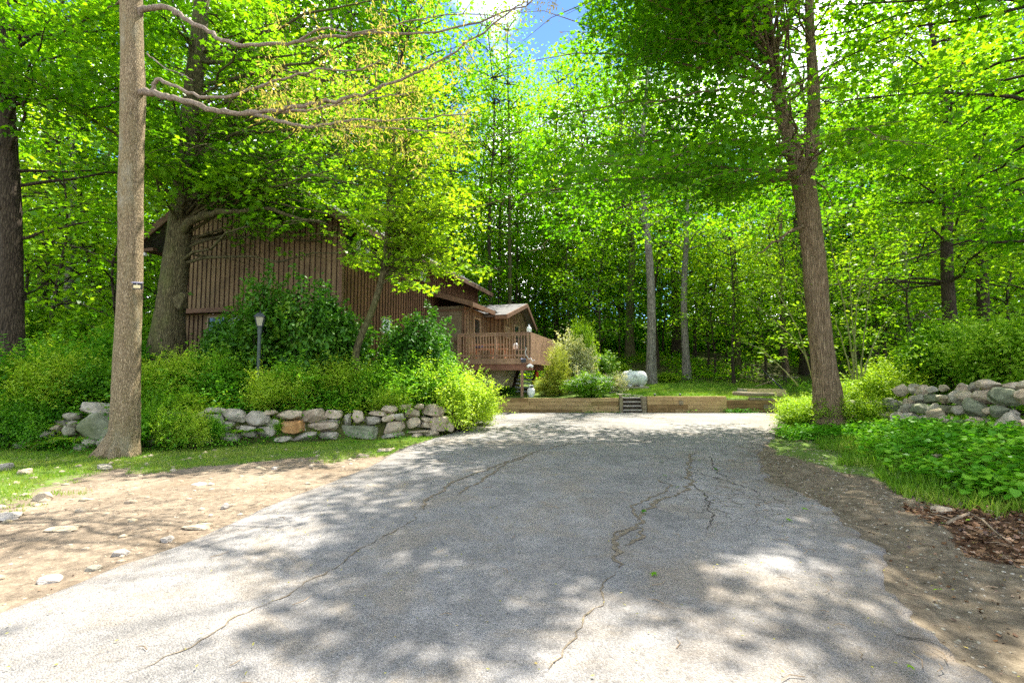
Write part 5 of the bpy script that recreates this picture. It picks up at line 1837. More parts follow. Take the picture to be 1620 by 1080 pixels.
mb.build('trunk', ['bark_mossy'], ts, smooth=True)
crown_from(cl, base, ts, 15, (.13, .13, .06), .105, .45, T_MAPLE, 'leaf_bright', r=r, cval=clump_val(cl, 1.0, 5) * .55 + .38)

# ------------------------------------------------------------------ forest trees: shared meshes, one thing each
def forest_variant(seed, H, z_lo, n_limb, R0, mat, per, size, n_spread=.3, tmpl=T_LOBE, tw=None, top=True, r_tr=.22, bark='bark_dark', lean=0):
    r = np.random.default_rng(seed)
    mb = MB()
    path = [np.array([.35 * math.sin(k * .7 + seed) * k / 12 + lean * (k / 14) ** 2, .3 * math.sin(k * .5 + 2 * seed) * k / 12, H * k / 14]) for k in range(15)]
    mb.tube([tuple(p) for p in path], [r_tr * (1.35 if k == 0 else 1.02 - .93 * k / 14) for k in range(15)], 10, 0, False, .06, seed, .03)
    cl = []
    zs = np.array([p[2] for p in path])
    for k in range(n_limb):
        t = (k + r.uniform(0, 1)) / n_limb
        z0 = z_lo + (H * .95 - z_lo) * t
        a = k * 2.4 + r.uniform(-.5, .5)
        L = R0 * (1 - .65 * max(0, t - .45) / .55) * r.uniform(.55, 1.1)
        i = int(np.argmin(np.abs(zs - z0)))
        lp_ = limb_to(mb, path[i], path[i] + np.array([math.cos(a) * L, math.sin(a) * L, L * r.uniform(.0, .5)]), .05 * R0 / 4, r, 5, 6)
        cl += twigs(mb, lp_, r, **(tw or dict(t0=.3, step=.6, L=1.4, cl_step=.4, wood=False)))
    cl = np.array(cl)
    wood_me = mb.mesh('trunk', [bark], True)
    c, n_, al, sz, val = cluster_leaves(cl, per, (n_spread, n_spread, n_spread * .5), size, .5, r, clump_val(cl, 1.8, seed), .1)
    crown_me = leaf_mesh('crown', c, n_, al, sz, val, tmpl, mat)
    return wood_me, crown_me

TALL = [forest_variant(101, 23, 7.0, 44, 4.2, 'leaf_forest', 9, .22), forest_variant(102, 25, 9.0, 44, 4.6, 'leaf_forest', 9, .22), forest_variant(103, 21, 6.0, 44, 3.8, 'leaf_bright', 9, .21), forest_variant(104, 24, 8.0, 44, 4.4, 'leaf_maple', 9, .22, bark='bark_grey')]
FULL = [forest_variant(121, 22, 3.2, 60, 4.0, 'leaf_forest', 10, .23, r_tr=.14), forest_variant(122, 24, 3.6, 60, 4.3, 'leaf_bright', 10, .23, r_tr=.14), forest_variant(123, 23, 3.0, 60, 4.2, 'leaf_forest', 10, .23, r_tr=.14, bark='bark_grey')]
LOWT = [forest_variant(111, 8, 1.6, 26, 2.6, 'leaf_bright', 11, .17, r_tr=.06, tw=dict(t0=.25, step=.45, L=1.1, cl_step=.33, wood=False)), forest_variant(112, 10, 2.2, 26, 2.8, 'leaf_bright', 11, .17, r_tr=.08, tw=dict(t0=.25, step=.45, L=1.1, cl_step=.33, wood=False)), forest_variant(113, 7, 1.2, 22, 2.2, 'leaf_bright', 11, .15, r_tr=.05, tw=dict(t0=.25, step=.45, L=1.0, cl_step=.3, wood=False), lean=.8)]

def forest_tree(var, x, y, s, rz, label, group, name='forest_tree', sr=1.0, bark=None, z=None):
    z = GZ(x, y) - .1 if z is None else z
    e = empty(name, (x, y, z), label, 'tree', group, rz=rz)
    e.scale = (s * sr, s * sr, s)
    w = link_mesh('trunk', var[0], e)
    if bark:
        w.material_slots[0].link = 'OBJECT'
        w.material_slots[0].material = M[bark]
    link_mesh('crown', var[1], e)
    return e

r = np.random.default_rng(77)
GT = 'trees of the wood behind the lawn'
named = [  # px, y base, trunk px width, variant, bark, label
 (1030, 607, 15, 3, 'bark_grey', 'pale grey trunk right of the propane tank, forking high up'),
 (1087, 598, 12, 0, 'bark_grey', 'grey brown trunk standing at the back of the lawn, second right of the tank'),
 (997, 570, 16, 1, 'bark_mossy', 'stout brown trunk behind and left of the propane tank'),
 (1071, 563, 15, 0, 'bark_dark', 'dark thick trunk between the two grey trunks behind the lawn'),
 (963, 538, 9, 2, 'bark_dark', 'dark trunk above the pale flowering bush'),
 (881, 505, 9, 1, 'bark_dark', 'slim dark trunk just right of the house wing'),
 (893, 503, 7, 0, 'bark_dark', 'thin black trunk close beside the slim one right of the house wing'),
 (776, 500, 8, 1, 'bark_dark', 'dark trunk rising behind the wing roof, leftmost of three'),
 (790, 500, 6, 0, 'bark_dark', 'thin dark trunk behind the wing roof, middle of three'),
 (806, 500, 8, 1, 'bark_mossy', 'dark trunk rising behind the wing roof, rightmost of three'),
 (1168, 588, 9, 2, 'bark_mossy', 'small leaning trunk in the shade at the back of the lawn'),
 (1243, 596, 9, 0, 'bark_red', 'slim reddish trunk seen just left of the forked tree'),
 (1276, 592, 20, 1, 'bark_dark', 'broad dark trunk half hidden behind the forked tree'),
 (1350, 570, 15, 3, 'bark_dark', 'dark trunk right of the forked tree, behind pale saplings'),
 (1382, 572, 17, 1, 'bark_dark', 'thick dark trunk second to the right of the forked tree'),
 (1416, 560, 9, 0, 'bark_dark', 'slim dark trunk third to the right of the forked tree'),
 (110, 545, 14, 2, 'bark_dark', 'trunk in deep leaf between the far left trunk and the tall front trunk'),
 (60, 540, 10, 2, 'bark_mossy', 'thin trunk behind the planted bed near the far left trunk'),
]
r_nom = [.22, .22, .22, .22]
for (px, py, w, vi, bark, lab) in named:
    g = G(px, py)
    if py <= 505 or px < 200:
        Y = {776: 33, 790: 36, 806: 34, 881: 41, 893: 44, 110: 24, 60: 27}[px]
        g = P(px, py, Y); g.z = GZ(g.x, Y)
    s = r.uniform(.92, 1.08)
    sr = (w * g.y / FPX / 2) / .22 / s
    e = forest_tree(TALL[vi], g.x, g.y, s, r.uniform(0, 6.28), lab, GT, bark=bark)
    # trunk girth set on the trunk alone
    for ch in e.children:
        if ch.name.startswith('trunk'):
            k = max(.7, min(1.7, sr))
            ch.scale = (k, k, 1)
        elif g.y < 31 and px > 900:
            ch.scale = (.58, .58, 1)
spots = [(px, y) for px, y in [(-120, 20), (-60, 26), (30, 33), (90, 38), (150, 30), (215, 36), (60, 22), (-20, 40), (240, 44), (330, 38), (420, 42), (500, 36), (560, 44), (620, 38), (690, 46), (660, 33), (740, 50), (835, 50), (880, 46), (930, 52), (985, 48), (1045, 50), (1110, 47), (1150, 53), (1200, 49), (1260, 47), (790, 48), (1330, 45), (1460, 44), (1540, 30), (920, 46), (1000, 47), (1300, 40), (1390, 42), (1455, 38), (1535, 37), (1625, 39), (1310, 34), (1400, 36), (1440, 28), (1500, 33), (1560, 38), (1600, 31), (1650, 24), (1660, 38), (1720, 30), (1780, 22), (1560, 20), (460, 31), (400, 29), (540, 30), (350, 30), (440, 33), (520, 29.5), (590, 31), (640, 29.6), (300, 27), (100, 22), (180, 24)]]
def region(px):
    for lim, a in ((200, 'left of the tall front trunk'), (545, 'behind the gable of the house'), (760, 'behind the long side of the house'), (960, 'behind the deck and the pale bush'), (1262, 'behind the lawn'), (1460, 'right behind the forked tree'), (9999, 'beyond the tumbled wall')):
        if px < lim:
            return a, a
for (px, y, s, lab) in ((712, 31, .86, 'bright tall tree peaking just left of the patch of blue sky'), (764, 38, 1.02, 'tall tree whose top stands below the patch of sky, above the deck'), (818, 37, .97, 'tall tree right of the one above the deck, its top against the sky'), (862, 40, 1.02, 'bright tall tree peaking at the right side of the patch of sky')):
    forest_tree(FULL[1] if px != 818 else FULL[0], (px - 810) / FPX * y, y, s, r.uniform(0, 6.28), lab, GT, sr=1.0)
for i, (px, y) in enumerate(spots):
    x = (px - 810) / FPX * y
    s = r.uniform(.9, 1.15) * (1.32 if 180 < px < 690 or (900 < px < 1130 and y > 40) else 1)
    lab, grp = region(px)
    forest_tree(FULL[int(r.integers(0, 3))] if y > 27 else TALL[int(r.integers(0, 4))], x, y, s, r.uniform(0, 6.28), 'tall leafy tree merging with others in the wood ' + lab, 'tall trees ' + grp, sr=1.05)
low_spots = [(1130, 30, 0), (1160, 27, 1), (1210, 29, 0), (1040, 33, 1), (950, 31, 0), (900, 36, 1), (1240, 25, 1), (1270, 31, 0), (1310, 24, 2), (1350, 27, 0), (1400, 24, 0), (1440, 20, 2), (1480, 26, 1), (1520, 22, 0), (1570, 27, 1), (1610, 20, 0), (1660, 16, 1), (820, 40, 1), (1150, 37, 2), (20, 18, 0), (80, 17.5, 1), (130, 20, 0), (170, 16, 2), (-40, 19, 1), (240, 21, 0), (50, 24, 0), (230, 28, 1), (150, 25, 0), (1320, 34, 1), (1380, 38, 0), (1500, 38, 1), (1440, 33, 0), (930, 48, 0), (980, 50, 1), (740, 46, 1), (240, 33, 1), (100, 30, 0), (1580, 35, 0), (1640, 30, 1), (700, 40, 0), (720, 36, 1), (770, 36, 0), (850, 40, 0), (930, 41, 1), (980, 38, 0), (1050, 40, 0), (1100, 37, 1), (1190, 40, 0), (1235, 36, 1), (1290, 38, 0), (1120, 33, 0), (880, 38, 1)]
for i, (px, y, vi) in enumerate(low_spots):
    x = (px - 810) / FPX * y
    lab, grp = region(px)
    forest_tree(LOWT[vi], x, y, r.uniform(.9, 1.3) * (1.3 if y > 32 else 1), r.uniform(0, 6.28), 'slender understorey tree with layered sprays ' + lab, 'understorey trees ' + grp, name='understorey_tree', bark=None)

# far wood: a mass nobody could count
r = np.random.default_rng(5)
n = 210000
yy = 42 + 36 * r.uniform(0, 1, n) ** 1.1
xx = r.uniform(-1.2, 1.2, n) * yy
zb = ground(xx, yy, False)
hh = 8 + 1.0 * (yy - 42) + 5 * (vnoise(xx, yy, 5, 41) - .4)
zz = zb + hh * r.uniform(0, 1, n) ** 1.25
gapx = (xx / yy * FPX + 810)
keep = (vnoise(xx, zz + yy * .5, 3.5, 42) > .14)
px, py, f = proj(np.stack([xx, yy, zz], 1))
keep &= ~in_poly(px, py, GAP)
c = np.stack([xx, yy, zz], 1)[keep]
me = leaf_mesh('far_woods', c, np.array([0, -.3, 1.0]) + r.normal(size=c.shape) * .6, r.normal(size=c.shape), r.uniform(.25, .72, len(c)), np.clip(clump_val(c, 4, 6) * .6 + r.uniform(0, .4, len(c)), 0, 1), T_LOBE, 'leaf_forest')
fw = link_mesh('far_woods', me)
tag(fw, 'far mass of sunlit foliage closing the wood behind the trunks', 'woods', kind='stuff')
mb = MB()
for i in range(16):
    y = r.uniform(50, 76); x = r.uniform(-1.2, 1.2) * y
    z = GZ(x, y)
    mb.tube([(x, y, z - .2), (x + r.normal() * .3, y, z + 9), (x + r.normal() * .8, y, z + 18)], [.22, .17, .08], 6, 0, False)
o = mb.build('far_trunks', 'bark_dark')
tag(o, 'dim trunks standing in the far mass of the wood', 'woods', kind='stuff')
# ------------------------------------------------------------------ shrubs (shared meshes, one thing each)
def shrub_variant(seed, rx, ry, h, n_cl, per, size, mat, tmpl=T_OVAL, spread=.10, lumps=6, stems=10, bloom=0, tilt=.6, up=.0, stem_mat='bark_dark', arch=False, shoots=0, shoot_len=1.0):
    r = np.random.default_rng(seed)
    lum = []
    for k in range(lumps):
        a = r.uniform(0, 6.28)
        q = r.uniform(0, .6) if lumps <= 9 else r.uniform(.1, .85)
        lum.append((rx * q * math.cos(a), ry * q * math.sin(a), h * r.uniform(.2, .78), r.uniform(.25, .5) if lumps > 9 else r.uniform(.38, .62)))
    lum.append((0, 0, h * .42, .72 if lumps <= 9 else .6))
    cl, dirs = [], []
    for k in range(n_cl):
        l = lum[r.integers(0, len(lum))]
        d = r.normal(size=3); d /= np.linalg.norm(d)
        q = r.uniform(.35, 1.05) ** .5
        p = np.array([l[0] + d[0] * rx * l[3] * q, l[1] + d[1] * ry * l[3] * q, l[2] + d[2] * h * .5 * l[3] * q * 1.25])
        if p[2] < .02:
            continue
        cl.append(p); dirs.append(d)
    cl, dirs = np.array(cl), np.array(dirs)
    # shoots which stick out
    k = np.repeat(np.arange(len(cl)), per)
    out = dirs + np.array([0, 0, .5])
    out /= np.linalg.norm(out, axis=1)[:, None]
    tt = r.uniform(-1, 1, len(k))
    c = cl[k] + out[k] * (tt * spread * 1.5)[:, None] + r.normal(size=(len(k), 3)) * spread * .45
    n_ = np.array([0, 0, 1.0]) + out[k] * .3 + r.normal(size=c.shape) * tilt
    al = out[k] * .5 + r.normal(size=c.shape) * .7
    if shoots:
        js = r.integers(0, len(cl), shoots)
        top = cl[js, 2] > h * .25
        js = js[top]
        for j in js:
            d = dirs[j] + np.array([0, 0, .8]) + r.normal(size=3) * .3
            d /= np.linalg.norm(d)
            L = r.uniform(.18, .42) * shoot_len
            t_ = np.linspace(.1, 1, 14)
            pp = cl[j] + d * L * t_[:, None] - np.array([0, 0, .25]) * (t_ ** 2)[:, None] * L
            c = np.concatenate([c, pp]); k = np.concatenate([k, np.full(14, j)]); tt = np.concatenate([tt, np.full(14, 1.0)])
            sd = np.cross(d, [0, 0, 1.0]); sd /= max(np.linalg.norm(sd), 1e-5)
            sg = np.where(np.arange(14) % 2, 1.0, -1.0)[:, None]
            al = np.concatenate([al, sd * sg + d * .6]); n_ = np.concatenate([n_, np.array([0, 0, 1.0]) + r.normal(size=(14, 3)) * .3])
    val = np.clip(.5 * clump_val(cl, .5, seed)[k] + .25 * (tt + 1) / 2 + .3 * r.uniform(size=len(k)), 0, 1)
    leafm = leaf_mesh('foliage', c, n_, al, size * r.uniform(.6, 1.2, len(c)), val, tmpl, mat)
    mb = MB()
    for s in range(stems):
        j = cl[r.integers(0, len(cl))]
        b = np.array([r.normal() * .1, r.normal() * .1, -.05])
        mid = (b + j) / 2 + np.array([0, 0, .1 * h])
        mb.tube([tuple(q) for q in bez(b, mid, j, 5)], [.02, .016, .012, .008, .004], 5, 0, False)
    sm = mb.mesh('stems', [stem_mat], True)
    bl = None
    if bloom:
        sel = cl[(dirs[:, 2] > -.1)]
        sel = sel[r.integers(0, len(sel), bloom)] + np.array([0, 0, .04])
        cc, nn, aa, sz, vv = cluster_leaves(sel, 9, (.035, .035, .02), .035, .8, r)
        bl = leaf_mesh('blossoms', cc, nn, aa, sz, vv, T_OVAL, 'blossom')
    return leafm, sm, bl

def shrub(var, x, y, s, rz, label, group=None, name='shrub', z=None, cat='shrub', sc=None):
    z = GZ(x, y) - .03 if z is None else z
    e = empty(name, (x, y, z), label, cat, group, rz=rz)
    e.scale = sc or (s, s, s)
    link_mesh('foliage', var[0], e)
    link_mesh('stems', var[1], e)
    if var[2]:
        link_mesh('blossoms', var[2], e)
    return e
def at(px, Y):
    return (px - 810) / FPX * Y

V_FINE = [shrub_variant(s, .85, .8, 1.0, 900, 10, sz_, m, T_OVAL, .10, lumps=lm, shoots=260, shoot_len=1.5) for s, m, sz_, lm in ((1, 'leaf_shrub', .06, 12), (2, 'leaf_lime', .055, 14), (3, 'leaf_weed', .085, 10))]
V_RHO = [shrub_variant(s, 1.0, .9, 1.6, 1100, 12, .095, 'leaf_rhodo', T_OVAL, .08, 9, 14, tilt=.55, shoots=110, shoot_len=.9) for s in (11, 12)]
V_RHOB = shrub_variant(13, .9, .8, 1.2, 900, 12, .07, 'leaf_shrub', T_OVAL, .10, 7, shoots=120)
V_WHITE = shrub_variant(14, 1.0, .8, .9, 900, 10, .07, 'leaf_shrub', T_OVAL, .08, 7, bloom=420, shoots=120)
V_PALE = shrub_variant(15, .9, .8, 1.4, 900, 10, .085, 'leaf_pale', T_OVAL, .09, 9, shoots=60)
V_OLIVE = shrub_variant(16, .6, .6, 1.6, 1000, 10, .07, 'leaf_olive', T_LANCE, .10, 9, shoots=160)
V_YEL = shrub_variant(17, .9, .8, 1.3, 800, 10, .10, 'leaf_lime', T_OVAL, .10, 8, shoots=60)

# the two rhododendrons before the gable
r = np.random.default_rng(50)
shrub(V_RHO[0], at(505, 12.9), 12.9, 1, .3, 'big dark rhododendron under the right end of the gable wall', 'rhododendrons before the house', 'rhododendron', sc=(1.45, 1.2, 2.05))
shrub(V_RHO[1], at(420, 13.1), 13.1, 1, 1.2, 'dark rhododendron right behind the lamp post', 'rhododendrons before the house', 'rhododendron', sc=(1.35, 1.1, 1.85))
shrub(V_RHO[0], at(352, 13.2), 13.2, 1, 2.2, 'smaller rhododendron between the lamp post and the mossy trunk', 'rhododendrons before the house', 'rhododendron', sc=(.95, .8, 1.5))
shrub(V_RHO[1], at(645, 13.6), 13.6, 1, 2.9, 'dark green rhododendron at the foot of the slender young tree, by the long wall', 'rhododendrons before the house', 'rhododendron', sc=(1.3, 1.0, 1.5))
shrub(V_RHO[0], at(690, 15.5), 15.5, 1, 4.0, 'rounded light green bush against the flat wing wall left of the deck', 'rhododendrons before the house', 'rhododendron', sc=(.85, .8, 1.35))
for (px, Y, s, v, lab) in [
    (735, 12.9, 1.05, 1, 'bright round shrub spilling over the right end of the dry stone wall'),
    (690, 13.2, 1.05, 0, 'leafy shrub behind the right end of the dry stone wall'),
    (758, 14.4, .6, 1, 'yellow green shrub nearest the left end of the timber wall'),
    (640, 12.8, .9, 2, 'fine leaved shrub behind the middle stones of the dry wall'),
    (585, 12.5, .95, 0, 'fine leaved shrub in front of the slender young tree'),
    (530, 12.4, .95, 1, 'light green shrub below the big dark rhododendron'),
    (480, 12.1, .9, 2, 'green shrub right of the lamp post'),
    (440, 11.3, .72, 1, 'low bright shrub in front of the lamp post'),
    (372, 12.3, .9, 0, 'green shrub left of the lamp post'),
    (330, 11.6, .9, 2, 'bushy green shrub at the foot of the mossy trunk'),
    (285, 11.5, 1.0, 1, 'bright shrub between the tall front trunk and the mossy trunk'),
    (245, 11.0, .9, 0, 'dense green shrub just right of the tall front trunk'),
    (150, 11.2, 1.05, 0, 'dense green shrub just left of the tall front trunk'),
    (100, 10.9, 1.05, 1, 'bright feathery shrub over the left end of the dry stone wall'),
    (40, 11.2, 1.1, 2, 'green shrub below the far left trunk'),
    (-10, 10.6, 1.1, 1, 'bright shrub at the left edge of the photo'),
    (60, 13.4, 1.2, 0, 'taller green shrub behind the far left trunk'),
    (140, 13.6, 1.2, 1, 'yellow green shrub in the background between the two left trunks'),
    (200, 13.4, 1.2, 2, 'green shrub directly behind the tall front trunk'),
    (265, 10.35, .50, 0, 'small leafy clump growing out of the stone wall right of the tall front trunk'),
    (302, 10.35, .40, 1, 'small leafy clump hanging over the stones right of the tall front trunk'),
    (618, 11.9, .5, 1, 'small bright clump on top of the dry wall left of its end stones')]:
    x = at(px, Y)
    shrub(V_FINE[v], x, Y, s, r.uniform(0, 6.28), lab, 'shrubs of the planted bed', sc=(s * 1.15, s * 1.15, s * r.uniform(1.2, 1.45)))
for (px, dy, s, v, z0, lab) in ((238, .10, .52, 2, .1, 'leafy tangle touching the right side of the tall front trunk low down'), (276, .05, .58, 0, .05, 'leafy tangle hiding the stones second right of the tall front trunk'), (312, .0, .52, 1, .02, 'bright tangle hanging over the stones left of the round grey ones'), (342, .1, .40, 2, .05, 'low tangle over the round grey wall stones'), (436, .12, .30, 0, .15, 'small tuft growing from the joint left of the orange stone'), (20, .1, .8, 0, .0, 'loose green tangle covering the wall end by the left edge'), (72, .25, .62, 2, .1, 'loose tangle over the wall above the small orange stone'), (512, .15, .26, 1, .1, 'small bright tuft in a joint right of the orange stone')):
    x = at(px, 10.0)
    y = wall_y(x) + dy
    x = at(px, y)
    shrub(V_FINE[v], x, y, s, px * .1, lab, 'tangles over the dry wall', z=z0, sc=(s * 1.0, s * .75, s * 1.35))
# right of the deck
shrub(V_PALE, at(912, 22.2), 22.2, 1, 1.0, 'round bush with pale whitish new leaves right of the deck', None, 'flowering_shrub', sc=(1.35, 1.2, 1.9))
shrub(V_YEL, at(928, 23.4), 23.4, 1, 2.0, 'taller light green bush top rising behind the pale whitish bush', None, 'flowering_shrub', sc=(.9, .9, 2.75))
shrub(V_OLIVE, at(880, 20.4), 20.4, 1, 0.4, 'upright feathery yellow green conifer like shrub beside the gas bottle', None, 'conifer_shrub', sc=(1.15, 1.1, 1.25))
shrub(V_OLIVE, at(862, 20.0), 20.0, 1, 2.4, 'low yellowish shrub at the foot of the feathery one', None, 'conifer_shrub', sc=(.8, .8, .45))
shrub(V_WHITE, at(938, 19.7), 19.7, 1, .6, 'white flowering shrub spilling over the timber wall left of the steps', None, 'flowering_shrub', sc=(1.45, .95, 1.0))
shrub(V_PALE, at(960, 21.8), 21.8, 1, 3.0, 'low bush tinged pink and cream between the pale bush and the tank', None, 'shrub', sc=(.9, .8, .62))
shrub(V_RHO[1], at(950, 25.5), 25.5, 1, 1.0, 'dark rounded bush behind the cream tinged one', None, 'shrub', sc=(1.3, 1.1, 1.0))
shrub(V_YEL, at(1058, 28), 28, 1, 1.0, 'low green bush between the two grey trunks', None, 'shrub', sc=(.9, .9, .5))
shrub(V_YEL, at(980, 30), 30, 1, 2.0, 'green bush in the shade behind the tank', None, 'shrub', sc=(1.3, 1.0, .7))
shrub(V_FINE[0], at(800, 20.7), 20.7, .5, 2.0, 'low green plant in the shade under the deck', None, 'shrub', sc=(.7, .4, .4))
# right bank
for (px, Y, s, v, lab) in [
    (1270, 13.2, .85, 1, 'bright shrub at the foot of the forked tree, on its left'),
    (1283, 14.5, .9, 0, 'green shrub just behind the forked tree'),
    (1350, 12.6, .85, 1, 'bright low shrub just right of the forked tree'),
    (1395, 14.6, 1.4, 1, 'sunlit shrub behind the far end of the tumbled wall'),
    (1450, 15.4, 1.6, 1, 'yellow green shrub glowing behind the tumbled wall'),
    (1360, 16.5, 1.2, 0, 'leafy shrub behind the pale saplings')]:
    x = at(px, Y)
    shrub(V_FINE[v], x, Y, s, r.uniform(0, 6.28), lab, 'shrubs of the right bank', sc=(s * 1.1, s * 1.1, s))
shrub(V_RHOB, 11.9, 11.4, 1, 1.0, 'large dark bush behind the tumbled wall, the nearer to the camera of two', 'large bushes beyond the tumbled wall', 'bush', sc=(1.9, 1.7, 1.75))
shrub(V_RHOB, 12.9, 14.0, 1, 2.0, 'large dark bush behind the tumbled wall, the farther of two', 'large bushes beyond the tumbled wall', 'bush', sc=(1.7, 1.7, 1.9))
shrub(V_RHOB, 10.9, 8.6, 1, 3.0, 'dark bush at the right edge of the photo above the fieldstones', 'large bushes beyond the tumbled wall', 'bush', sc=(1.2, 1.2, 1.3))

# pale whippy saplings right of the forked tree
r = np.random.default_rng(61)
sp = empty('sapling_clump', (at(1345, 14.2), 14.2, GZ(at(1345, 14.2), 14.2)), 'clump of pale bare arching stems with few leaves right of the forked tree', 'sapling')
cl = []
for k, pts in enumerate([[(1352, 600), (1345, 540), (1335, 480), (1322, 430), (1314, 380), (1305, 330)], [(1356, 600), (1352, 540), (1346, 480), (1344, 420), (1352, 360)], [(1360, 600), (1366, 540), (1372, 490), (1376, 440)], [(1348, 600), (1338, 560), (1326, 520), (1318, 500)], [(1364, 595), (1380, 550), (1394, 520), (1412, 500)], [(1350, 590), (1354, 500), (1366, 440), (1390, 400), (1420, 380)]]):
    mb = MB(sp.location)
    lp_ = px_limb(mb, [(a, b, 14.2 - .1 * i) for i, (a, b) in enumerate(pts)], .026, .008, 0, 7)
    cl += twigs(mb, lp_, r, .35, .4, .6, .006)
    mb.build('stem', ['stem_green'], sp, smooth=True)
crown_from(cl, sp.location, sp, 5, (.1, .1, .05), .13, .4, T_OVAL, 'leaf_lime', 'foliage', r=r)
# and the thin bare twigs left of that trunk
sp = empty('sapling_clump', (at(1285, 14.0), 14.0, GZ(at(1285, 14), 14)), 'thin pale zigzag sapling with large bright leaves left of the forked trunk', 'sapling')
cl = []
mb = MB(sp.location)
for k, pts in enumerate([[(1288, 610), (1272, 560), (1240, 520), (1205, 490), (1185, 470)], [(1280, 580), (1262, 520), (1240, 480), (1215, 440), (1190, 430)], [(1286, 560), (1278, 500), (1262, 450), (1250, 420)], [(1262, 610), (1235, 580), (1200, 550), (1165, 540)]]):
    lp_ = px_limb(mb, [(a, b, 13.8 - .25 * i) for i, (a, b) in enumerate(pts)], .018, .005, 0, 6)
    cl += twigs(mb, lp_, r, .35, .3, .6, .005)
mb.build('stem', ['stem_green'], sp, smooth=True)
crown_from(cl, sp.location, sp, 7, (.12, .12, .05), .13, .4, T_OVAL, 'leaf_lime', 'foliage', r=r)

# ------------------------------------------------------------------ ferns and broad leaved weeds
def fern(x, y, s, seed, label, group):
    r = np.random.default_rng(seed)
    z = GZ(x, y)
    e = empty('fern', (x, y, z), label, 'fern', group)
    c, n_, al, sz = [], [], [], []
    mb = MB((x, y, z))
    for k in range(13):
        a = k * 2.4 + r.uniform(-.3, .3)
        L = s * r.uniform(.7, 1.1)
        d = np.array([math.cos(a), math.sin(a), 0])
        sd = np.array([-d[1], d[0], 0])
        pts = [d * L * t + np.array([0, 0, L * (.85 * t - .75 * t * t)]) for t in np.linspace(0, 1, 9)]
        mb.tube([tuple(np.array((x, y, z)) + p) for p in pts], [.006] * 8 + [.002], 4, 0, False)
        for t in np.linspace(.12, .98, 22):
            p = d * L * t + np.array([0, 0, L * (.85 * t - .75 * t * t)])
            for sg in (-1, 1):
                c.append(p); n_.append(np.array([0, 0, 1]) - d * .3 * (t - .3) + r.normal(size=3) * .1)
                al.append(sd * sg + d * .35 - np.array([0, 0, .15])); sz.append(L * .34 * math.sin(math.pi * (t * .85 + .12)))
    me = leaf_mesh('fronds', np.array(c), np.array(n_), np.array(al), np.array(sz), r.uniform(.3, 1, len(c)), T_LANCE, 'leaf_shrub')
    link_mesh('fronds', me, e)
    mb.build('stems', 'stem_green', e)
    return e
for (px, py, s, lab) in ((85, 708, .55, 'fern in front of the big boulder left of the tall front trunk'), (122, 700, .48, 'lighter fern close to the foot of the tall front trunk'), (388, 690, .45, 'fern growing before the orange stone of the dry wall'), (345, 695, .42, 'fern left of the one before the orange stone'), (166, 724, .2, 'tiny fern between the roots of the tall front trunk')):
    g = G(px, py)
    fern(g.x, g.y, s, int(px), lab, 'ferns along the dry wall')

def weeds(name, pts, h, leaf, per, tmpl, mat, label, seed, spread=.12, cat='plants', tilt=.35):
    """many small upright plants over an area: ground cover"""
    r = np.random.default_rng(seed)
    n = len(pts)
    gz_ = ground(pts[:, 0], pts[:, 1], False)
    k = np.repeat(np.arange(n), per)
    hh = h * r.uniform(.3, 1.0, n)
    off = r.normal(size=(len(k), 2)) * spread
    z = gz_[k] + hh[k] * r.uniform(.15, 1.0, len(k))
    c = np.stack([pts[k, 0] + off[:, 0], pts[k, 1] + off[:, 1], z], 1)
    nn = np.array([0, 0, 1.0]) + r.normal(size=c.shape) * tilt
    al = np.stack([off[:, 0], off[:, 1], -.1 * np.ones(len(k))], 1) + r.normal(size=c.shape) * .1
    val = np.clip(.5 * vnoise(c[:, 0], c[:, 1], .8, seed) + .5 * r.uniform(size=len(k)), 0, 1)
    me = leaf_mesh(name, c, nn, al, leaf * r.uniform(.5, 1.3, len(k)), val, tmpl, mat)
    return tag(link_mesh(name, me), label, cat, kind='stuff')
def scatter(n, x0, x1, y0, y1, f, seed):
    r = np.random.default_rng(seed)
    p = np.stack([r.uniform(x0, x1, n), r.uniform(y0, y1, n)], 1)
    return p[f(p[:, 0], p[:, 1], r)]
def wl_(x):
    return np.interp(x, [w[0] for w in WALL_L], [w[1] for w in WALL_L])
# bed behind the left wall
pts = scatter(5200, -14, -1.3, 10, 15, lambda x, y, r: (y > wl_(x) + .35) & (x < np.interp(y, [11.9, 15, 18.6], [-2.0, -1.5, -1.3])), 201)
weeds('undergrowth', pts, .75, .085, 9, T_OVAL, 'leaf_weed', 'thick green undergrowth filling the planted bed', 202)
pts = scatter(3600, -9.5, -2.2, 9, 13, lambda x, y, r: (y > wl_(x) + np.where(x < -5.2, -.02, .25)) & (y < wl_(x) + 1.1) & (vnoise(x, y, .5, 71) > np.where(x < -4.6, .38, .25)) , 203)
weeds('undergrowth', pts, .6, .07, 12, T_OVAL, 'leaf_lime', 'bright leafy plants leaning over the dry stone wall', 204)
# in front of the wall, weeds at its foot
pts = scatter(1900, -12, -2.0, 8.6, 12, lambda x, y, r: (y < wl_(x) + .1) & (y > wl_(x) - .5 + .3 * r.uniform(size=len(x))) & (vnoise(x, y, .6, 61) > .30) & ((x < -4.9) | (r.uniform(size=len(x)) < .45)), 205)
weeds('weeds', pts, .36, .06, 12, T_OVAL, 'leaf_weed', 'low weeds along the foot of the dry stone wall', 206, .09)
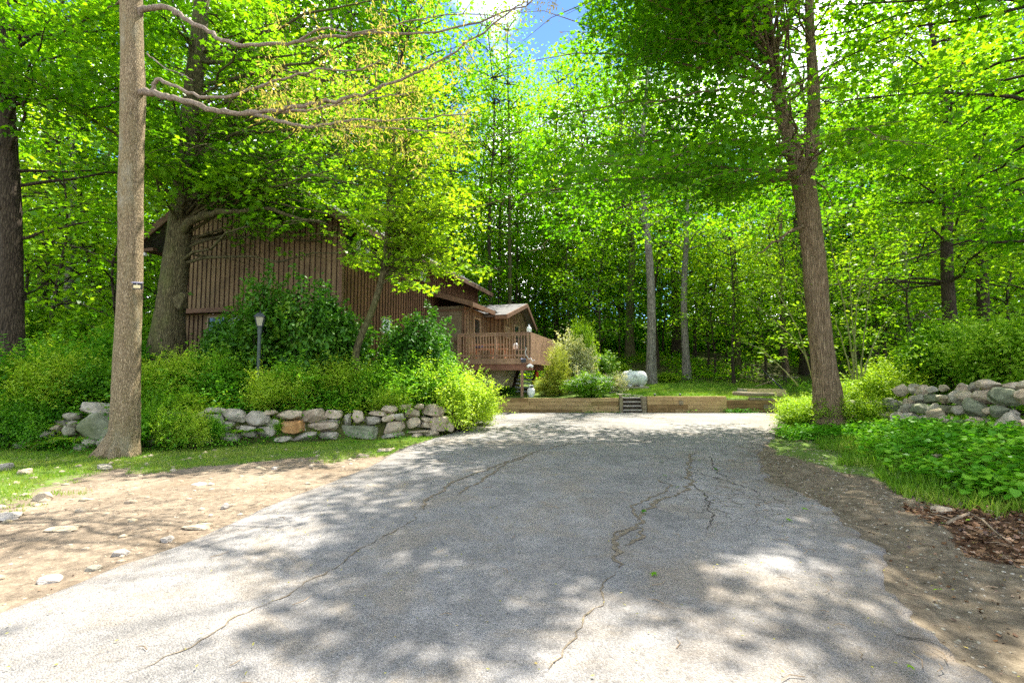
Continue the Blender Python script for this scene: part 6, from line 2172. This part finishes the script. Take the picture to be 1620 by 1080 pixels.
# right bank
def bankf(x, y, r):
    d = x - interp(ROAD_R, y)
    t = np.where(y > 11, .35, np.where(y > 6.2, 1.5 - (y - 6.2) * .2, 1.9)) + .5 * (vnoise(x, y, .8, 62) - .5)
    return (d > t) & (x < np.interp(y, [5, 8, 10.2, 12.6, 14.6, 18], [9.5, 8.6, 9.0, 9.5, 10.3, 13])) & (y > 5.2)
pts = scatter(9000, 4, 13, 5.2, 18.6, bankf, 207)
pts2 = pts[(pts[:, 0] - interp(ROAD_R, pts[:, 1])) > 2.0 * (pts[:, 1] < 11)]
wx = np.interp(pts2[:, 1], [6.0, 8.0, 10.2, 12.6, 14.6], [8.3, 8.5, 9.0, 9.5, 9.9])
pts2 = pts2[(pts2[:, 0] < wx - .2) | (pts2[:, 1] > 14) | (vnoise(pts2[:, 0], pts2[:, 1], .6, 72) > .75)]
weeds('weeds', pts2[:2300], .30, .085, 11, T_HEART, 'leaf_weed', 'broad leaved weeds covering the right bank below the fieldstones', 208, .13)
q2 = pts2[2600:6500]
q2 = q2[(q2[:, 1] > 8.5) | (vnoise(q2[:, 0], q2[:, 1], .7, 77) > .66)]
weeds('weeds', q2, .62, .075, 14, T_OVAL, 'leaf_lime', 'brighter taller weeds on the right bank round the forked tree', 209, .11)
pts = scatter(2600, 9, 24, 8, 27, lambda x, y, r: (x > np.interp(y, [8, 12, 15, 27], [9.6, 10.6, 11.2, 14])), 210)
weeds('undergrowth', pts, .6, .12, 9, T_OVAL, 'leaf_shrub', 'green undergrowth in the wood on the right', 211, .2)
pts = scatter(9000, -24, 34, 28, 50, lambda x, y, r: (vnoise(x, y, 3, 63) > .42), 212)
weeds('undergrowth', pts, .6, .22, 7, T_OVAL, 'leaf_forest', 'patches of low green growth on the slope under the trees', 213, .3)
pts = scatter(2500, -26, -8, 14, 28, lambda x, y, r: x < -12 - .2 * (y - 14), 214)
weeds('undergrowth', pts, .8, .13, 9, T_OVAL, 'leaf_shrub', 'green undergrowth in the wood on the left', 215, .25)
# creepers hanging on the timber walls
pts = scatter(160, P(1060, 640, YW).x, P(1225, 640, YW).x, YW - .25, YW - .02, lambda x, y, r: vnoise(x, y, .5, 64) > .35, 216)
weeds('weeds', pts, .22, .07, 9, T_OVAL, 'leaf_weed', 'small weeds at the foot of the right timber wall', 217, .06)
pts = scatter(70, P(900, 640, YW).x, P(980, 640, YW).x, YW - .15, YW - .02, lambda x, y, r: x > -99, 218)
weeds('weeds', pts, .1, .05, 8, T_OVAL, 'leaf_weed', 'thin green weeds along the foot of the left timber wall', 219, .06)

r = np.random.default_rng(88)
for i, (px, Y, s) in enumerate(((20, 17, 2.0), (90, 18.5, 2.0), (160, 17.5, 1.9), (235, 19, 2.0), (-50, 15, 2.0), (200, 16, 1.6))):
    shrub(V_RHOB, at(px, Y), Y, 1, r.uniform(0, 6), ['tall bush behind the far left trunk', 'tall bush in the gap right of the far left trunk', 'tall bush left of the tall front trunk, in the background', 'tall bush under the left eave of the house', 'tall bush cut by the left edge of the photo', 'bush just behind the tall front trunk, lower than its neighbours'][i], 'tall bushes at the left edge of the wood', 'bush', sc=(s, s, s * 1.1))

# grass
def grass(name, pts, h, label, seed, w=1.0, mat='grass_blade', clump=3, yel=0.0):
    r = np.random.default_rng(seed)
    k = np.repeat(np.arange(len(pts)), clump)
    c2 = pts[k] + r.normal(size=(len(k), 2)) * .02
    z = ground(c2[:, 0], c2[:, 1], True) - .005
    c = np.stack([c2[:, 0], c2[:, 1], z], 1)
    al = np.stack([r.normal(size=len(k)) * .45, r.normal(size=len(k)) * .45, np.ones(len(k))], 1)
    nn = r.normal(size=c.shape) * np.array([1, 1, .1])
    val = np.clip(.5 * vnoise(c[:, 0], c[:, 1], .5, seed) + .5 * r.uniform(size=len(k)) + yel, 0, 1)
    me = leaf_mesh(name, c, nn, al, h * r.uniform(.4, 1.2, len(k)), val, (T_BLADE[0] * np.array([w * 1.3, 1, 1]), T_BLADE[1]), mat)
    return tag(link_mesh(name, me), label, 'grass', kind='stuff')
def vergef(x, y, r):
    g = zones(x, y)[0]
    return (x < interp(ROAD_L, y) - .05) & (g + .5 * (vnoise(x, y, .35, 65) - .5) + .25 * (vnoise(x, y, .1, 66) - .5) > .42)
pts = scatter(60000, -13, -1.9, 3.5, 12, vergef, 220)
grass('grass', pts, .055, 'thin short grass between bare earth and dry stone wall', 221, yel=.12)
def rb(x, y, r):
    d = x - interp(ROAD_R, y)
    return (d > 1.5 + .5 * (vnoise(x, y, .6, 67) - .5) - .9 * sstep(8, 13, y)) & (y > 5.1)
pts = scatter(42000, 4, 10.5, 5, 18.7, rb, 222)
grass('grass', pts, .14, 'long soft grass on the slope of the right bank', 223, w=.7)
pts = scatter(30000, -2, 14, 19.1, 28.5, lambda x, y, r: x > at(985, 1) * y - .5, 224)
grass('grass', pts, .07, 'mown lawn above the timber walls', 225, w=2.2)

# small twigs on the ground
mb = MB()
rr_ = random.Random(4)
for i in range(260):
    y = rr_.uniform(2.2, 13)
    x = interp(ROAD_R, y) + rr_.uniform(-.9, 1.6) if i % 4 else rr_.uniform(-3, 3.2)
    z = max(GZ(x, y), .032) + .006
    a = rr_.uniform(0, 3.14); L = rr_.uniform(.04, .16)
    mb.tube([(x, y, z), (x + math.cos(a) * L * .5, y + math.sin(a) * L * .5, z + .004), (x + math.cos(a + .4) * L, y + math.sin(a + .4) * L, z)], [.003, .003, .0015], 4)
tag(mb.build('twigs', 'stick_wood'), 'small broken twigs strewn over shoulder and asphalt', 'twigs', kind='stuff')

pts = scatter(2600, -9, -2.2, 2, 10, lambda x, y, r: (x < interp(ROAD_L, y) - .02) & (y < wl_(x) - .3) & (vnoise(x, y, .8, 73) > .45), 250)
DEB = pts
# pebbles, dead leaves, twigs, fresh fallen leaves
def pebbles(name, pts, size, mat, label, seed, zf=None):
    r = np.random.default_rng(seed)
    v, f = ico(1)
    f = np.array(f)
    n = len(pts)
    s = size * r.uniform(.35, 1.0, n) ** 1.5
    z = ground(pts[:, 0], pts[:, 1], True) if zf is None else zf(pts)
    sc = np.stack([s * r.uniform(.8, 1.3, n), s * r.uniform(.7, 1.1, n), s * r.uniform(.35, .7, n)], 1)
    a = r.uniform(0, 6.28, n)
    vv = v[None] * (1 + r.normal(size=(n, len(v), 1)) * .12) * sc[:, None, :]
    x = vv[..., 0] * np.cos(a)[:, None] - vv[..., 1] * np.sin(a)[:, None]
    y = vv[..., 0] * np.sin(a)[:, None] + vv[..., 1] * np.cos(a)[:, None]
    V = np.stack([x + pts[:, 0:1], y + pts[:, 1:2], vv[..., 2] + z[:, None]], -1).reshape(-1, 3)
    F = (f[None] + (np.arange(n) * len(v))[:, None, None]).reshape(-1, 3)
    me = bpy.data.meshes.new(name)
    me.vertices.add(len(V)); me.vertices.foreach_set('co', V.astype(np.float32).ravel())
    me.loops.add(F.size); me.loops.foreach_set('vertex_index', F.astype(np.int32).ravel())
    me.polygons.add(len(F)); me.polygons.foreach_set('loop_start', (np.arange(len(F)) * 3).astype(np.int32)); me.polygons.foreach_set('loop_total', np.full(len(F), 3, np.int32))
    me.materials.append(M[mat]); me.update(calc_edges=True)
    return tag(link_mesh(name, me), label, 'pebbles', kind='stuff')
offroad = lambda x, y, r: (x < interp(ROAD_L, y) - .02) | (x > interp(ROAD_R, y) + .05)
pts = scatter(6000, -9, -2, 2, 10.5, lambda x, y, r: (x < interp(ROAD_L, y) + .12 * (r.uniform(size=len(x)) - .6)) & (y < wl_(x) - .2) & (r.uniform(size=len(x)) < .35 + .6 * vnoise(x, y, .9, 68)), 230)
pebbles('pebbles', pts, .014, 'stone_tan', 'pale pebbles scattered on the bare earth left of the drive', 231)
pts = scatter(260, -8.5, -2.2, 3, 10, lambda x, y, r: (x < interp(ROAD_L, y) - .1) & (y < wl_(x) - .4), 240)
pebbles('pebbles', pts, .065, 'stone_tan', 'larger half sunk stones in the bare earth', 241)
pts = scatter(5000, 2, 8, 1.8, 13, lambda x, y, r: (x > interp(ROAD_R, y) - .12 * r.uniform(size=len(x))) & (x < interp(ROAD_R, y) + 2.0), 232)
pebbles('gravel', pts, .018, 'stone_grey', 'loose gravel and crumbs of asphalt on the right shoulder', 233)
roadf = lambda p: 0.03 + 0.012 * (vnoise(p[:, 0], p[:, 1], 1.4, 31) - 0.5)
pts = scatter(1500, -3.4, 7, 1.8, 14, lambda x, y, r: (x > interp(ROAD_L, y) + .1) & (x < interp(ROAD_R, y) - .2) & (r.uniform(size=len(x)) < .15 + .7 * sstep(1.8, .2, interp(ROAD_R, y) - x)), 234)
pebbles('gravel', pts, .009, 'stone_grey', 'small loose grit lying on the asphalt', 235, roadf)
def litter(name, pts, size, mat, label, seed, lift=.01, tmpl=T_DIA, flat=.35, zf=None, cat='leaf litter'):
    r = np.random.default_rng(seed)
    n = len(pts)
    z = (ground(pts[:, 0], pts[:, 1], True) if zf is None else zf(pts)) + lift * r.uniform(.4, 1.6, n)
    c = np.stack([pts[:, 0], pts[:, 1], z], 1)
    nn = np.array([0, 0, 1.0]) + r.normal(size=c.shape) * flat
    me = leaf_mesh(name, c, nn, r.normal(size=c.shape) * np.array([1, 1, .2]), size * r.uniform(.4, 1.3, n), r.uniform(0, 1, n), tmpl, mat)
    return tag(link_mesh(name, me), label, cat, kind='stuff')
def litf(x, y, r):
    l = zones(x, y)[2]
    return r.uniform(size=len(x)) < l
pts = scatter(15000, 3.5, 9, 1.5, 5.7, litf, 236)
litter('leaf_litter', pts, .055, 'litter_leaf', 'thick layer of brown dead leaves at the right edge', 237, .02)
pts = scatter(9000, 2, 9, 1.8, 12.5, lambda x, y, r: (x > interp(ROAD_R, y) + .02) & (r.uniform(size=len(x)) < .25 + .75 * vnoise(x, y, .5, 70)), 238)
litter('leaf_litter', pts, .03, 'litter_leaf', 'scattered bits of dead leaf on the right shoulder', 239, .012)
pts = scatter(2600, -3.2, 8, 2, 16, lambda x, y, r: (x > interp(ROAD_L, y) + .3) & (x < interp(ROAD_R, y) + 1.4), 242)
litter('fallen_leaves', pts, .019, 'leaf_seed', 'small fallen seeds and bud scales on the drive', 243, .012, T_OVAL, .3, lambda p: np.maximum(ground(p[:, 0], p[:, 1]), .034), 'fallen leaves')
litter('leaf_litter', DEB, .02, 'litter_leaf', 'crumbs of bark and dead leaf on the bare earth left of the drive', 251, .008)
pts = scatter(20, .5, 6.5, 2.4, 9, lambda x, y, r: (x > interp(ROAD_R, y) - 2.4) & (x < interp(ROAD_R, y) + 2), 244)
litter('fallen_leaves', pts, .06, 'leaf_shrub', 'fresh green leaves dropped on the shoulder and asphalt edge', 245, .015, T_MAPLE, .2, lambda p: np.maximum(ground(p[:, 0], p[:, 1]), .04), 'fallen leaves')
